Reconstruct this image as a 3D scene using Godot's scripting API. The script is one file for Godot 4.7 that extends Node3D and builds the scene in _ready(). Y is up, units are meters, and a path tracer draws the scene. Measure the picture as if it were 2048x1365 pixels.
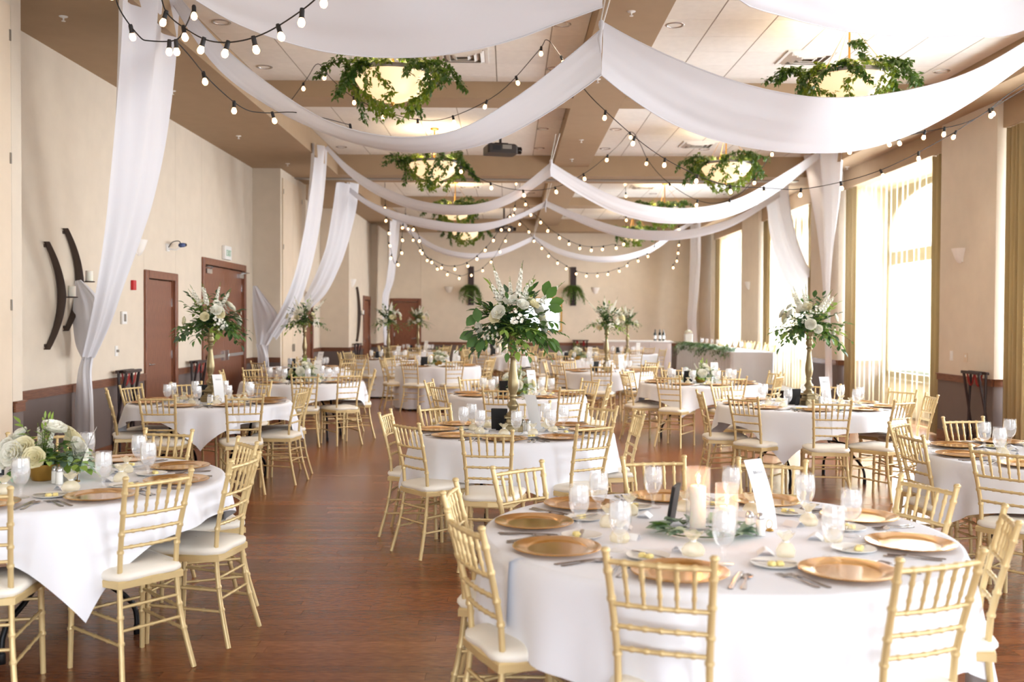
extends Node3D
# A banquet hall set for a wedding dinner. Units are metres, y up, the camera stands at (0, 1.6, 0) and looks along -z.

class MB:
	var v := PackedVector3Array()
	var n := PackedVector3Array()
	var uv := PackedVector2Array()
	var ix := PackedInt32Array()
	func grid(p: PackedVector3Array, rows: int, cols: int, wrap := false) -> void:
		var b := v.size()
		var nn := PackedVector3Array()
		nn.resize(rows * cols)
		var cc := cols if wrap else cols - 1
		for r in rows - 1:
			for c in cc:
				var i0 := r * cols + c
				var i1 := r * cols + (c + 1) % cols
				var i2 := i0 + cols
				var i3 := i1 + cols
				var f := (p[i3] - p[i0]).cross(p[i1] - p[i2])
				nn[i0] += f
				nn[i1] += f
				nn[i2] += f
				nn[i3] += f
				ix.append_array(PackedInt32Array([b + i0, b + i1, b + i3, b + i0, b + i3, b + i2]))
		for r in rows:
			for c in cols:
				var m := nn[r * cols + c]
				n.append(m.normalized() if m.length_squared() > 1e-20 else Vector3.UP)
				uv.append(Vector2(float(c) / maxf(1, cols - 1), float(r) / maxf(1, rows - 1)))
		v.append_array(p)
	func tri(a: Vector3, b: Vector3, c: Vector3) -> void:
		var k := v.size()
		var m := (c - a).cross(b - a).normalized()
		for q in [a, b, c]:
			v.append(q)
			n.append(m)
			uv.append(Vector2(q.x, q.z))
		ix.append_array(PackedInt32Array([k, k + 1, k + 2]))
	func quad(a: Vector3, b: Vector3, c: Vector3, d: Vector3) -> void:
		var k := v.size()
		var m := (c - a).cross(b - a).normalized()
		v.append_array(PackedVector3Array([a, b, c, d]))
		n.append_array(PackedVector3Array([m, m, m, m]))
		uv.append_array(PackedVector2Array([Vector2(0, 0), Vector2(1, 0), Vector2(1, 1), Vector2(0, 1)]))
		ix.append_array(PackedInt32Array([k, k + 1, k + 2, k, k + 2, k + 3]))
	func box(c: Vector3, s: Vector3, t := Transform3D.IDENTITY) -> void:
		var h := s / 2.0
		var q: Array[Vector3] = []
		for y in [-1.0, 1.0]:
			for z in [-1.0, 1.0]:
				for x in [-1.0, 1.0]:
					q.append(t * (c + Vector3(x * h.x, y * h.y, z * h.z)))
		# 0 --- 1 +-- 2 -z+ ...
		for f in [[4, 5, 7, 6], [0, 2, 3, 1], [2, 6, 7, 3], [1, 5, 4, 0], [0, 4, 6, 2], [3, 7, 5, 1]]:
			quad(q[f[0]], q[f[1]], q[f[2]], q[f[3]])
	# box with its four edges along the longest faces chamfered
	func bbox(c: Vector3, s: Vector3, e: float, t := Transform3D.IDENTITY) -> void:
		var h := s / 2.0
		var pts := [Vector2(-h.x + e, -h.z), Vector2(h.x - e, -h.z), Vector2(h.x, -h.z + e), Vector2(h.x, h.z - e), Vector2(h.x - e, h.z), Vector2(-h.x + e, h.z), Vector2(-h.x, h.z - e), Vector2(-h.x, -h.z + e)]
		slab(pts, c.y - h.y, c.y + h.y, e, t * Transform3D(Basis.IDENTITY, Vector3(c.x, 0, c.z)))
	# a convex outline in xz from y0 to y1 with its top edge chamfered
	func slab(pts: Array, y0: float, y1: float, e: float, t := Transform3D.IDENTITY) -> void:
		var m := pts.size()
		var mid := Vector2.ZERO
		for q in pts:
			mid += q
		mid /= m
		for k in m:
			var a: Vector2 = pts[k]
			var b: Vector2 = pts[(k + 1) % m]
			var a2: Vector2 = a + (mid - a).normalized() * e
			var b2: Vector2 = b + (mid - b).normalized() * e
			quad(t * Vector3(a.x, y0, a.y), t * Vector3(b.x, y0, b.y), t * Vector3(b.x, y1 - e, b.y), t * Vector3(a.x, y1 - e, a.y))
			if e > 0.0:
				quad(t * Vector3(a.x, y1 - e, a.y), t * Vector3(b.x, y1 - e, b.y), t * Vector3(b2.x, y1, b2.y), t * Vector3(a2.x, y1, a2.y))
			tri(t * Vector3(a2.x, y1, a2.y), t * Vector3(b2.x, y1, b2.y), t * Vector3(mid.x, y1, mid.y))
			tri(t * Vector3(b.x, y0, b.y), t * Vector3(a.x, y0, a.y), t * Vector3(mid.x, y0, mid.y))
	func lathe(prof: Array, sides: int, t := Transform3D.IDENTITY) -> void:
		var p := PackedVector3Array()
		for q in prof:
			for c in sides:
				var a := TAU * c / sides
				p.append(t * Vector3(cos(a) * q[0], q[1], sin(a) * q[0]))
		grid(p, prof.size(), sides, true)
	func tube(path: Array, rad, sides: int, caps := true) -> void:
		var m := path.size()
		var p := PackedVector3Array()
		var u := Vector3.ZERO
		for k in m:
			var t: Vector3 = (path[mini(k + 1, m - 1)] - path[maxi(k - 1, 0)]).normalized()
			if k == 0:
				u = t.cross(Vector3.UP if absf(t.y) < 0.9 else Vector3.RIGHT).normalized()
			else:
				u = (u - t * u.dot(t)).normalized()
			var w := u.cross(t)
			var r: float = rad[k] if rad is Array else rad
			for c in sides:
				var a := TAU * c / sides
				p.append(path[k] + (u * cos(a) + w * sin(a)) * r)
		grid(p, m, sides, true)
		if caps:
			for c in sides:
				var d := (c + 1) % sides
				tri(p[d], p[c], path[0])
				tri(p[(m - 1) * sides + c], p[(m - 1) * sides + d], path[m - 1])
	func leaf(at: Vector3, dir: Vector3, side: Vector3, l: float, w: float, droop := 0.2, fine := true) -> void:
		var up := side.cross(dir).normalized()
		if not fine:
			var tip := at + dir * l - up * droop * l
			var mid := at + dir * l * 0.45 - up * droop * l * 0.2
			var k := v.size()
			v.append_array(PackedVector3Array([at, mid + side * w * 0.5 + up * w * 0.12, tip, mid - side * w * 0.5 + up * w * 0.12]))
			for q in 4:
				n.append(up)
				uv.append(Vector2.ZERO)
			ix.append_array(PackedInt32Array([k, k + 2, k + 1, k, k + 3, k + 2]))
			return
		var p := PackedVector3Array()
		var ts := [0.0, 0.25, 0.55, 0.82, 1.0]
		var ws := [0.06, 0.8, 1.0, 0.55, 0.02]
		for k in 5:
			var c: Vector3 = at + dir * l * ts[k] - up * droop * l * ts[k] * ts[k]
			p.append(c - side * w * 0.5 * ws[k] + up * w * 0.14 * ws[k])
			p.append(c)
			p.append(c + side * w * 0.5 * ws[k] + up * w * 0.14 * ws[k])
		grid(p, 5, 3)
	func add(o: MB, t: Transform3D) -> void:
		var k := v.size()
		v.append_array(t * o.v)
		var b := t.basis.orthonormalized()
		for q in o.n:
			n.append(b * q)
		uv.append_array(o.uv)
		for q in o.ix:
			ix.append(k + q)
	func mesh() -> ArrayMesh:
		var a := []
		a.resize(Mesh.ARRAY_MAX)
		a[Mesh.ARRAY_VERTEX] = v
		a[Mesh.ARRAY_NORMAL] = n
		a[Mesh.ARRAY_TEX_UV] = uv
		a[Mesh.ARRAY_INDEX] = ix
		var m := ArrayMesh.new()
		m.add_surface_from_arrays(Mesh.PRIMITIVE_TRIANGLES, a)
		return m

var rng := RandomNumberGenerator.new()
var taken := {}
var M := {}
var SH := {}

func rf(a: float, b: float) -> float:
	return rng.randf_range(a, b)

func numbered(called: String) -> String:
	var k: int = taken.get(called, 0)
	taken[called] = k + 1
	return called if k == 0 else "%s_%03d" % [called, k]

func thing(called: String, label: String, category: String, at := Vector3.ZERO, turn := 0.0, group := "") -> Node3D:
	var o := Node3D.new()
	return tag(o, called, label, category, at, turn, group)

func tag(o: Node3D, called: String, label: String, category: String, at := Vector3.ZERO, turn := 0.0, group := "") -> Node3D:
	o.name = numbered(called)
	add_child(o)
	o.position = at
	o.rotation.y = turn
	o.set_meta("label", label)
	o.set_meta("category", category)
	if group:
		o.set_meta("group", group)
	return o

func solo(called: String, m: Mesh, mat: Material, label: String, category: String, at := Vector3.ZERO, turn := 0.0, group := "") -> Node3D:
	var o := MeshInstance3D.new()
	o.mesh = m
	o.material_override = mat
	return tag(o, called, label, category, at, turn, group)

func struct(called: String, m: Mesh = null, mat: Material = null) -> Node3D:
	var o: Node3D
	if m:
		var i := MeshInstance3D.new()
		i.mesh = m
		i.material_override = mat
		o = i
	else:
		o = Node3D.new()
	o.name = numbered(called)
	o.set_meta("kind", "structure")
	add_child(o)
	return o

func part(parent: Node, called: String, m: Mesh, mat: Material, at := Transform3D.IDENTITY, label := "") -> MeshInstance3D:
	var o := MeshInstance3D.new()
	o.name = called
	o.mesh = m
	o.material_override = mat
	o.transform = at
	if label:
		o.set_meta("label", label)
	parent.add_child(o, true)
	return o

func copy(o: Node3D, label: String, at: Vector3, turn := 0.0) -> Node3D:
	var c: Node3D = o.duplicate()
	c.name = numbered(str(o.name).rstrip("0123456789").trim_suffix("_"))
	add_child(c)
	c.position = at
	c.rotation.y = turn
	c.set_meta("label", label)
	return c

func mb() -> MB:
	return MB.new()

func xf(x: float, y: float, z: float, turn := 0.0) -> Transform3D:
	return Transform3D(Basis(Vector3.UP, turn), Vector3(x, y, z))

func boxmesh(c: Vector3, s: Vector3, e := 0.0) -> Mesh:
	var b := mb()
	if e > 0.0:
		b.bbox(c, s, e)
	else:
		b.box(c, s)
	return b.mesh()

func span(a: Vector3, b: Vector3) -> Mesh:
	return boxmesh((a + b) / 2.0, (b - a).abs())

func smooth(pts: Array, steps: int) -> Array:
	var out := []
	var m := pts.size()
	for k in m - 1:
		var p0: Vector3 = pts[maxi(k - 1, 0)]
		var p1: Vector3 = pts[k]
		var p2: Vector3 = pts[k + 1]
		var p3: Vector3 = pts[mini(k + 2, m - 1)]
		for s in steps:
			out.append(p1.cubic_interpolate(p2, p0, p3, float(s) / steps))
	out.append(pts[m - 1])
	return out

func resample(pts: Array, count: int) -> Array:
	var cum := [0.0]
	for k in pts.size() - 1:
		cum.append(cum[k] + pts[k].distance_to(pts[k + 1]))
	var out := []
	var j := 0
	for k in count:
		var want: float = cum[-1] * k / (count - 1)
		while j < pts.size() - 2 and cum[j + 1] < want:
			j += 1
		var f: float = (want - cum[j]) / maxf(1e-6, cum[j + 1] - cum[j])
		out.append(pts[j].lerp(pts[j + 1], clampf(f, 0, 1)))
	return out

func vv(a: Array) -> Array:
	var out := []
	for k in range(0, a.size(), 3):
		out.append(Vector3(a[k], a[k + 1], a[k + 2]))
	return out

# ---------------------------------------------------------------- materials
func mat(color: Color, rough := 0.8, metal := 0.0, spec := 0.5) -> StandardMaterial3D:
	var m := StandardMaterial3D.new()
	m.albedo_color = color
	m.roughness = rough
	m.metallic = metal
	m.metallic_specular = spec
	return m

func noise_tex(seed_: int, freq: float, a: Color, b: Color, size := 256, octaves := 4) -> NoiseTexture2D:
	var nz := FastNoiseLite.new()
	nz.seed = seed_
	nz.frequency = freq
	nz.fractal_octaves = octaves
	nz.noise_type = FastNoiseLite.TYPE_SIMPLEX_SMOOTH
	var g := Gradient.new()
	g.set_color(0, a)
	g.set_color(1, b)
	var t := NoiseTexture2D.new()
	t.noise = nz
	t.width = size
	t.height = size
	t.seamless = true
	t.color_ramp = g
	return t

func tri(m: StandardMaterial3D, t: Texture2D, scale: Vector3, world := true) -> StandardMaterial3D:
	m.albedo_texture = t
	m.uv1_triplanar = true
	m.uv1_world_triplanar = world
	m.uv1_scale = scale
	return m

func bump(m: StandardMaterial3D, t: Texture2D, cm: float) -> StandardMaterial3D:
	m.heightmap_enabled = true
	m.heightmap_texture = t
	m.heightmap_scale = cm
	return m

func glow(color: Color, energy: float, base := Color(0.9, 0.85, 0.8)) -> StandardMaterial3D:
	var m := mat(base, 0.4)
	m.emission_enabled = true
	m.emission = color
	m.emission_energy_multiplier = energy
	return m

func pane(color: Color, alpha: float, rough := 0.02) -> StandardMaterial3D:
	var m := mat(color, rough)
	m.albedo_color.a = alpha
	m.transparency = BaseMaterial3D.TRANSPARENCY_ALPHA
	return m

func leafmat(c: Color, back: Color) -> StandardMaterial3D:
	var m := mat(c, 0.45)
	m.backlight_enabled = true
	m.backlight = back
	return m

func make_materials() -> void:
	var plaster := noise_tex(3, 0.02, Color(0.97, 0.97, 0.97), Color(1, 1, 1))
	var rough_n := noise_tex(5, 0.08, Color(0.3, 0.3, 0.3), Color(1, 1, 1))
	M.wall = bump(tri(mat(Color(0.865, 0.812, 0.735), 0.85), plaster, Vector3(0.5, 0.5, 0.5)), rough_n, 0.06)
	M.wainscot = bump(tri(mat(Color(0.44, 0.385, 0.36), 0.7), plaster, Vector3(0.8, 0.8, 0.8)), rough_n, 0.05)
	M.beam = tri(mat(Color(0.67, 0.57, 0.45), 0.75), plaster, Vector3(0.5, 0.5, 0.5))
	M.slab = mat(Color(0.75, 0.72, 0.68), 0.9)
	M.panel = tri(mat(Color(0.865, 0.79, 0.69), 0.6), plaster, Vector3(0.5, 0.5, 0.5))
	M.tile = []
	for k in 3:
		var w := 0.955 - 0.01 * k
		M.tile.append(bump(tri(mat(Color(w, w - 0.015, w - 0.045), 0.95), plaster, Vector3(1.3, 1.3, 1.3)), rough_n, 0.05))
	M.tbar = mat(Color(0.62, 0.58, 0.52), 0.7)
	var grain := noise_tex(11, 0.035, Color(0.66, 0.60, 0.56), Color(1, 1, 1), 512, 5)
	M.plank = []
	for k in 7:
		var c: Color = [Color(0.650, 0.406, 0.244), Color(0.589, 0.363, 0.216), Color(0.694, 0.442, 0.267), Color(0.623, 0.385, 0.230), Color(0.562, 0.348, 0.207), Color(0.673, 0.422, 0.249), Color(0.633, 0.395, 0.239)][k]
		var m := tri(mat(c, 0.24), grain, Vector3(0.55, 1.0, 7.0))
		m.uv1_offset = Vector3(k * 0.37, 0, k * 0.61)
		M.plank.append(m)
	var wgrain := noise_tex(17, 0.03, Color(0.74, 0.68, 0.64), Color(1, 1, 1), 256, 5)
	M.wood = tri(mat(Color(0.56, 0.35, 0.235), 0.4), wgrain, Vector3(6, 0.7, 6))
	M.woodh = tri(mat(Color(0.53, 0.34, 0.225), 0.4), wgrain, Vector3(0.7, 8, 0.7))
	M.darkwood = mat(Color(0.16, 0.08, 0.07), 0.4)
	M.redstrap = mat(Color(0.55, 0.08, 0.08), 0.8)
	M.iron = mat(Color(0.29, 0.235, 0.205), 0.5, 0.15)
	M.chrome = mat(Color(0.78, 0.78, 0.78), 0.25, 0.9)
	M.black = mat(Color(0.03, 0.03, 0.035), 0.5)
	M.blacksteel = mat(Color(0.05, 0.05, 0.055), 0.35, 0.4)
	M.chair = mat(Color(0.84, 0.74, 0.53), 0.36, 0.28)
	M.cushion = mat(Color(0.94, 0.915, 0.86), 0.5)
	var weave := noise_tex(23, 0.12, Color(0.4, 0.4, 0.4), Color(1, 1, 1))
	M.cloth = mat(Color(0.91, 0.912, 0.928), 0.9)
	M.cloth.rim_enabled = true
	M.cloth.rim = 0.2
	M.cloth.uv1_triplanar = true
	M.cloth.uv1_scale = Vector3(9, 9, 9)
	bump(M.cloth, weave, 0.03)
	M.drape = mat(Color(0.88, 0.875, 0.89), 0.95)
	M.drape.backlight_enabled = true
	M.drape.backlight = Color(0.42, 0.415, 0.41)
	M.cord = mat(Color(0.9, 0.88, 0.84), 0.8)
	M.charger = mat(Color(0.80, 0.58, 0.24), 0.17, 0.7)
	M.charger.clearcoat_enabled = true
	M.charger.clearcoat = 0.5
	M.charger.clearcoat_roughness = 0.1
	M.porcelain = mat(Color(0.93, 0.92, 0.89), 0.25)
	M.butter = mat(Color(0.95, 0.88, 0.58), 0.5)
	M.silver = mat(Color(0.72, 0.70, 0.69), 0.22, 0.95)
	M.glass = pane(Color(1, 1, 1), 0.06)
	M.ice = mat(Color(0.97, 0.97, 0.97, 0.34), 0.6)
	M.ice.transparency = BaseMaterial3D.TRANSPARENCY_ALPHA
	M.water = pane(Color(0.95, 0.97, 1.0), 0.12, 0.02)
	M.organza = mat(Color(0.97, 0.92, 0.78, 0.4), 0.8)
	M.organza.transparency = BaseMaterial3D.TRANSPARENCY_ALPHA
	M.paper = mat(Color(0.95, 0.95, 0.95), 0.8)
	M.ink = mat(Color(0.5, 0.48, 0.48), 0.8)
	M.wax = mat(Color(0.95, 0.93, 0.88), 0.6)
	M.wax.subsurf_scatter_enabled = true
	M.wax.subsurf_scatter_strength = 0.3
	M.flame = glow(Color(1.0, 0.72, 0.4), 9.0)
	M.antique = mat(Color(0.56, 0.50, 0.37), 0.34, 0.75)
	M.brass = mat(Color(0.72, 0.56, 0.28), 0.3, 0.8)
	M.leaf_dark = leafmat(Color(0.14, 0.255, 0.15), Color(0.2, 0.3, 0.1))
	M.leaf_mid = leafmat(Color(0.27, 0.40, 0.20), Color(0.3, 0.42, 0.12))
	M.leaf_pale = leafmat(Color(0.57, 0.66, 0.57), Color(0.35, 0.42, 0.3))
	M.leaf_lime = leafmat(Color(0.50, 0.60, 0.28), Color(0.5, 0.6, 0.2))
	M.ivy = leafmat(Color(0.21, 0.33, 0.12), Color(0.3, 0.4, 0.08))
	M.ivy_lime = leafmat(Color(0.36, 0.45, 0.13), Color(0.45, 0.5, 0.1))
	M.fern = leafmat(Color(0.28, 0.40, 0.13), Color(0.35, 0.45, 0.12))
	M.petal = leafmat(Color(0.95, 0.94, 0.89), Color(0.5, 0.5, 0.45))
	M.petal_cream = leafmat(Color(0.93, 0.90, 0.76), Color(0.5, 0.48, 0.4))
	M.stem = mat(Color(0.32, 0.40, 0.18), 0.7)
	M.cable = mat(Color(0.075, 0.06, 0.05), 0.6)
	M.bulb = glow(Color(1.0, 0.74, 0.5), 7.0)
	M.bowl = glow(Color(1.0, 0.84, 0.64), 0.7, Color(0.95, 0.9, 0.82))
	M.can = glow(Color(1.0, 0.9, 0.75), 3.0)
	M.white = mat(Color(0.9, 0.89, 0.87), 0.6)
	M.sconce = mat(Color(0.93, 0.91, 0.88), 0.6)
	M.steel = mat(Color(0.6, 0.58, 0.55), 0.35, 0.8)
	M.gold_drape = mat(Color(0.58, 0.50, 0.36), 0.85)
	M.gold_drape.backlight_enabled = true
	M.gold_drape.backlight = Color(0.24, 0.2, 0.12)
	M.sheer = mat(Color(0.90, 0.87, 0.74, 0.4), 0.95)
	M.sheer.transparency = BaseMaterial3D.TRANSPARENCY_ALPHA
	M.sheer.backlight_enabled = true
	M.sheer.backlight = Color(0.08, 0.073, 0.05)
	M.frame = mat(Color(0.40, 0.35, 0.24), 0.6)
	M.winglass = pane(Color(1, 1, 1), 0.03)
	M.lawn = mat(Color(0.55, 0.58, 0.45), 0.95)
	M.red = mat(Color(0.75, 0.10, 0.09), 0.5)
	M.greensign = mat(Color(0.55, 0.72, 0.60), 0.5)
	M.bottle = mat(Color(0.05, 0.09, 0.06), 0.15)
	M.mirror = mat(Color(0.92, 0.92, 0.92), 0.03, 1.0)
	M.projector = mat(Color(0.20, 0.17, 0.155), 0.5)
	M.lens = mat(Color(0.03, 0.03, 0.03), 0.1)
	M.blue = mat(Color(0.25, 0.32, 0.5), 0.5)
	M.greywall = tri(mat(Color(0.80, 0.74, 0.71), 0.7), plaster, Vector3(0.6, 0.6, 0.6))

# ---------------------------------------------------------------- chairs
func noded(path: Array, r0: float, r1: float, nodes: Array, sides: int, b: MB) -> void:
	# a turned rod with bamboo rings at the given fractions of its length
	var pts := smooth(path, 4) if path.size() > 2 else path
	var total := 0.0
	for k in pts.size() - 1:
		total += pts[k].distance_to(pts[k + 1])
	var ts := [0.0, 1.0]
	for f in nodes:
		for d in [-0.0095, -0.005, 0.005, 0.0095]:
			ts.append(clampf(f + d / total, 0.001, 0.999))
	var many := 9 if path.size() > 2 else 2
	for k in range(1, many - 1):
		ts.append(float(k) / (many - 1))
	ts.sort()
	var dense := resample(pts, 121)
	var pp := []
	var rr := []
	for t in ts:
		var i := t as float * 120.0
		var i0 := mini(int(i), 119)
		pp.append(dense[i0].lerp(dense[i0 + 1], i - i0))
		var r: float = lerpf(r0, r1, t)
		for f in nodes:
			if absf(t - f) * total < 0.0065:
				r *= 1.3
				break
		rr.append(r)
	b.tube(pp, rr, sides)

func rod(a: Vector3, c: Vector3, r: float, nodes := [0.3, 0.5, 0.7], bow := Vector3.ZERO, r1 := -1.0) -> Mesh:
	var b := mb()
	noded([a, (a + c) / 2.0 + bow, c] if bow != Vector3.ZERO else [a, c], r, r1 if r1 > 0 else r, nodes, 6, b)
	return b.mesh()

func back_x(y: float) -> float:
	# half width of the back at a height, then its depth
	var ys := [0.0, 0.22, 0.44, 0.6, 0.905]
	var xs := [0.178, 0.152, 0.140, 0.142, 0.1625]
	for k in 4:
		if y <= ys[k + 1]:
			return lerpf(xs[k], xs[k + 1], (y - ys[k]) / (ys[k + 1] - ys[k]))
	return 0.1625

func back_z(y: float) -> float:
	var ys := [0.0, 0.22, 0.44, 0.6, 0.905]
	var zs := [-0.005, -0.06, -0.088, -0.075, 0.0]
	for k in 4:
		if y <= ys[k + 1]:
			return lerpf(zs[k], zs[k + 1], (y - ys[k]) / (ys[k + 1] - ys[k]))
	return 0.0

func seat_outline(grow: float) -> Array:
	var raw := [Vector2(-0.15 - grow, -0.075 + grow), Vector2(-0.182 - grow, -0.27), Vector2(-0.192 - grow, -0.41), Vector2(-0.163 - grow, -0.447 - grow), Vector2(0, -0.46 - grow), Vector2(0.163 + grow, -0.447 - grow), Vector2(0.192 + grow, -0.41), Vector2(0.182 + grow, -0.27), Vector2(0.15 + grow, -0.075 + grow), Vector2(0, -0.068 + grow)]
	return raw

func make_chair(simple: bool) -> Node3D:
	var t := Node3D.new()
	t.name = "banquet_chair"
	var P := func(y: float, s: float) -> Vector3: return Vector3(back_x(y) * s, y, back_z(y))
	var meshes := {}
	var all := mb()
	var put := func(called: String, m: Mesh) -> void:
		if simple:
			var a := m.surface_get_arrays(0)
			var o := MB.new()
			o.v = a[Mesh.ARRAY_VERTEX]
			o.n = a[Mesh.ARRAY_NORMAL]
			o.uv = a[Mesh.ARRAY_TEX_UV]
			o.ix = a[Mesh.ARRAY_INDEX]
			all.add(o, Transform3D.IDENTITY)
		else:
			part(t, called, m, M.chair)
	for s in [-1.0, 1.0]:
		var b := mb()
		noded([P.call(0.0, s), P.call(0.22, s), P.call(0.44, s), P.call(0.6, s), P.call(0.905, s)], 0.0125, 0.0115, [0.2, 0.32, 0.5, 0.63, 0.72, 0.83, 0.93], 8, b)
		b.lathe([[0.0115, -0.004], [0.0145, 0.0], [0.0145, 0.006], [0.009, 0.012], [0.0001, 0.013]], 8, Transform3D(Basis.IDENTITY, P.call(0.905, s)))
		put.call("back_leg", b.mesh())
	var rails := [0.873, 0.737, 0.665, 0.592]
	for k in 4:
		var y: float = rails[k]
		put.call("back_rail", rod(P.call(y, -1.0), P.call(y, 1.0), 0.0095 if k == 0 else 0.0078, [0.17, 0.33, 0.5, 0.67, 0.83], Vector3(0, 0, 0.012)))
	for k in 5:
		var f := -0.66 + 0.33 * k
		var zb := 0.012 * (1.0 - f * f)
		var a := Vector3(back_x(0.873) * f, 0.87, back_z(0.873) + zb)
		var c := Vector3(back_x(0.737) * f, 0.74, back_z(0.737) + zb)
		put.call("spindle", rod(a, c, 0.0082, [0.3, 0.72], Vector3.ZERO, 0.0058))
	for s in [-1.0, 1.0]:
		var b := mb()
		noded([Vector3(0.182 * s, 0.0, -0.433), Vector3(0.176 * s, 0.43, -0.42)], 0.012, 0.0145, [0.42, 0.64, 0.9], 8, b)
		put.call("front_leg", b.mesh())
	var fb := mb()
	fb.slab(seat_outline(0.012), 0.414, 0.447, 0.006)
	put.call("seat_frame", fb.mesh())
	for y in [0.17, 0.27]:
		for s in [-1.0, 1.0]:
			put.call("stretcher", rod(Vector3(0.18 * s, y + 0.02, -0.43), P.call(y, s), 0.0075, [0.25, 0.5, 0.75]))
	put.call("stretcher", rod(Vector3(-0.18, 0.25, -0.43), Vector3(0.18, 0.25, -0.43), 0.0075))
	put.call("stretcher", rod(Vector3(-0.18, 0.34, -0.428), Vector3(0.18, 0.34, -0.428), 0.0075))
	put.call("stretcher", rod(P.call(0.23, -1.0), P.call(0.23, 1.0), 0.0075))
	put.call("stretcher", rod(P.call(0.33, -1.0), P.call(0.33, 1.0), 0.0075))
	if simple:
		part(t, "frame", all.mesh(), M.chair)
	# cushion: rings from the rim up to a low dome
	var o := seat_outline(0.0)
	var dense := []
	for k in o.size():
		var p0: Vector2 = o[(k + o.size() - 1) % o.size()]
		var p1: Vector2 = o[k]
		var p2: Vector2 = o[(k + 1) % o.size()]
		var p3: Vector2 = o[(k + 2) % o.size()]
		for q in 3:
			dense.append(p1.cubic_interpolate(p2, p0, p3, q / 3.0))
	var p := PackedVector3Array()
	var rows := [[1.0, 0.446], [1.035, 0.456], [1.03, 0.47], [0.97, 0.483], [0.8, 0.491], [0.45, 0.495], [0.02, 0.496]]
	for r in rows:
		for q in dense:
			var c := Vector2(0, -0.265)
			var w: Vector2 = c + (q - c) * r[0]
			p.append(Vector3(w.x, r[1], w.y))
	var cb := mb()
	cb.grid(p, rows.size(), dense.size(), true)
	part(t, "cushion", cb.mesh(), M.cushion, Transform3D.IDENTITY, "ivory padded seat cushion")
	return t

# ---------------------------------------------------------------- tables and what lies on them
func cloth_mesh(R: float, rot: float, dmin: float, dmax: float, seed_: int) -> Mesh:
	rng.seed = seed_
	var seg := 144
	var top := 0.765
	var ph := [rf(0, TAU), rf(0, TAU), rf(0, TAU), rf(0, TAU)]
	var folds := int(rf(11, 16))
	var p := PackedVector3Array()
	var rows := 0
	for q in [0.0005, 0.3, 0.62, 0.9, 0.985]:
		for c in seg:
			var a := TAU * c / seg
			p.append(Vector3(cos(a) * R * q, top, sin(a) * R * q))
		rows += 1
	var down := 16
	for k in down + 1:
		var t := float(k) / down
		for c in seg:
			var a := TAU * c / seg
			var ca := absf(cos(a - rot))
			var sa := absf(sin(a - rot))
			var corner := (1.0 / maxf(ca, sa) - 1.0) / 0.4142
			var d := dmin + (dmax - dmin) * pow(corner, 1.25) + 0.012 * sin(3 * a + ph[0])
			if dmax == dmin:
				d = dmin
			var amp := (0.009 + 0.03 * corner) * t + 0.008 * t
			if dmax > 0.65:
				amp = 0.028 * t
			var w := amp * (sin(folds * a + ph[1] + 1.3 * sin(2 * a + ph[2])) + 0.5 * sin((folds * 2 - 5) * a + ph[3])) + 0.05 * t * corner * (1.0 if dmax < 0.65 else 0.3)
			var r := R + 0.004 + 0.012 * (1.0 - pow(1.0 - minf(t * 6.0, 1.0), 2.0)) + w + 0.012 * t
			var y := top - d * t
			if k == 0:
				r = R + 0.002
				y = top - 0.003
			p.append(Vector3(cos(a) * r, y, sin(a) * r))
		rows += 1
	# rows run from the centre outwards and down: flip so that normals face out
	var q := PackedVector3Array()
	for r in range(rows - 1, -1, -1):
		for c in seg:
			q.append(p[r * seg + c])
	var b := mb()
	b.grid(q, rows, seg, true)
	return b.mesh()

func make_table(R: float) -> Array:
	var tb := mb()
	tb.lathe([[0.001, 0.722], [R - 0.02, 0.722], [R - 0.006, 0.727], [R - 0.004, 0.735], [R - 0.004, 0.75], [R - 0.008, 0.757], [0.001, 0.757]], 48)
	var legs := mb()
	var out := []
	for s in [-1.0, 1.0]:
		var b := mb()
		var path := [Vector3(-0.30, 0.72, 0.30 * s), Vector3(-0.30, 0.66, 0.30 * s), Vector3(-0.14, 0.36, 0.36 * s), Vector3(-0.30, 0.16, 0.42 * s), Vector3(-0.32, 0.012, 0.43 * s)]
		b.tube(smooth(path, 4), 0.0135, 8)
		var path2 := []
		for q in path:
			path2.append(Vector3(-q.x, q.y, q.z))
		b.tube(smooth(path2, 4), 0.0135, 8)
		b.tube([Vector3(-0.15, 0.38, 0.36 * s), Vector3(0.15, 0.38, 0.36 * s)], 0.011, 6)
		b.tube([Vector3(0, 0.38, 0.36 * s), Vector3(0, 0.72, 0.05 * s)], 0.009, 6)
		for x in [-0.32, 0.32]:
			b.lathe([[0.0001, 0.0], [0.018, 0.0], [0.018, 0.045], [0.0135, 0.05]], 8, xf(x, 0, 0.43 * s))
		out.append(b.mesh())
	return [tb.mesh(), out[0], out[1]]

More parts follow.
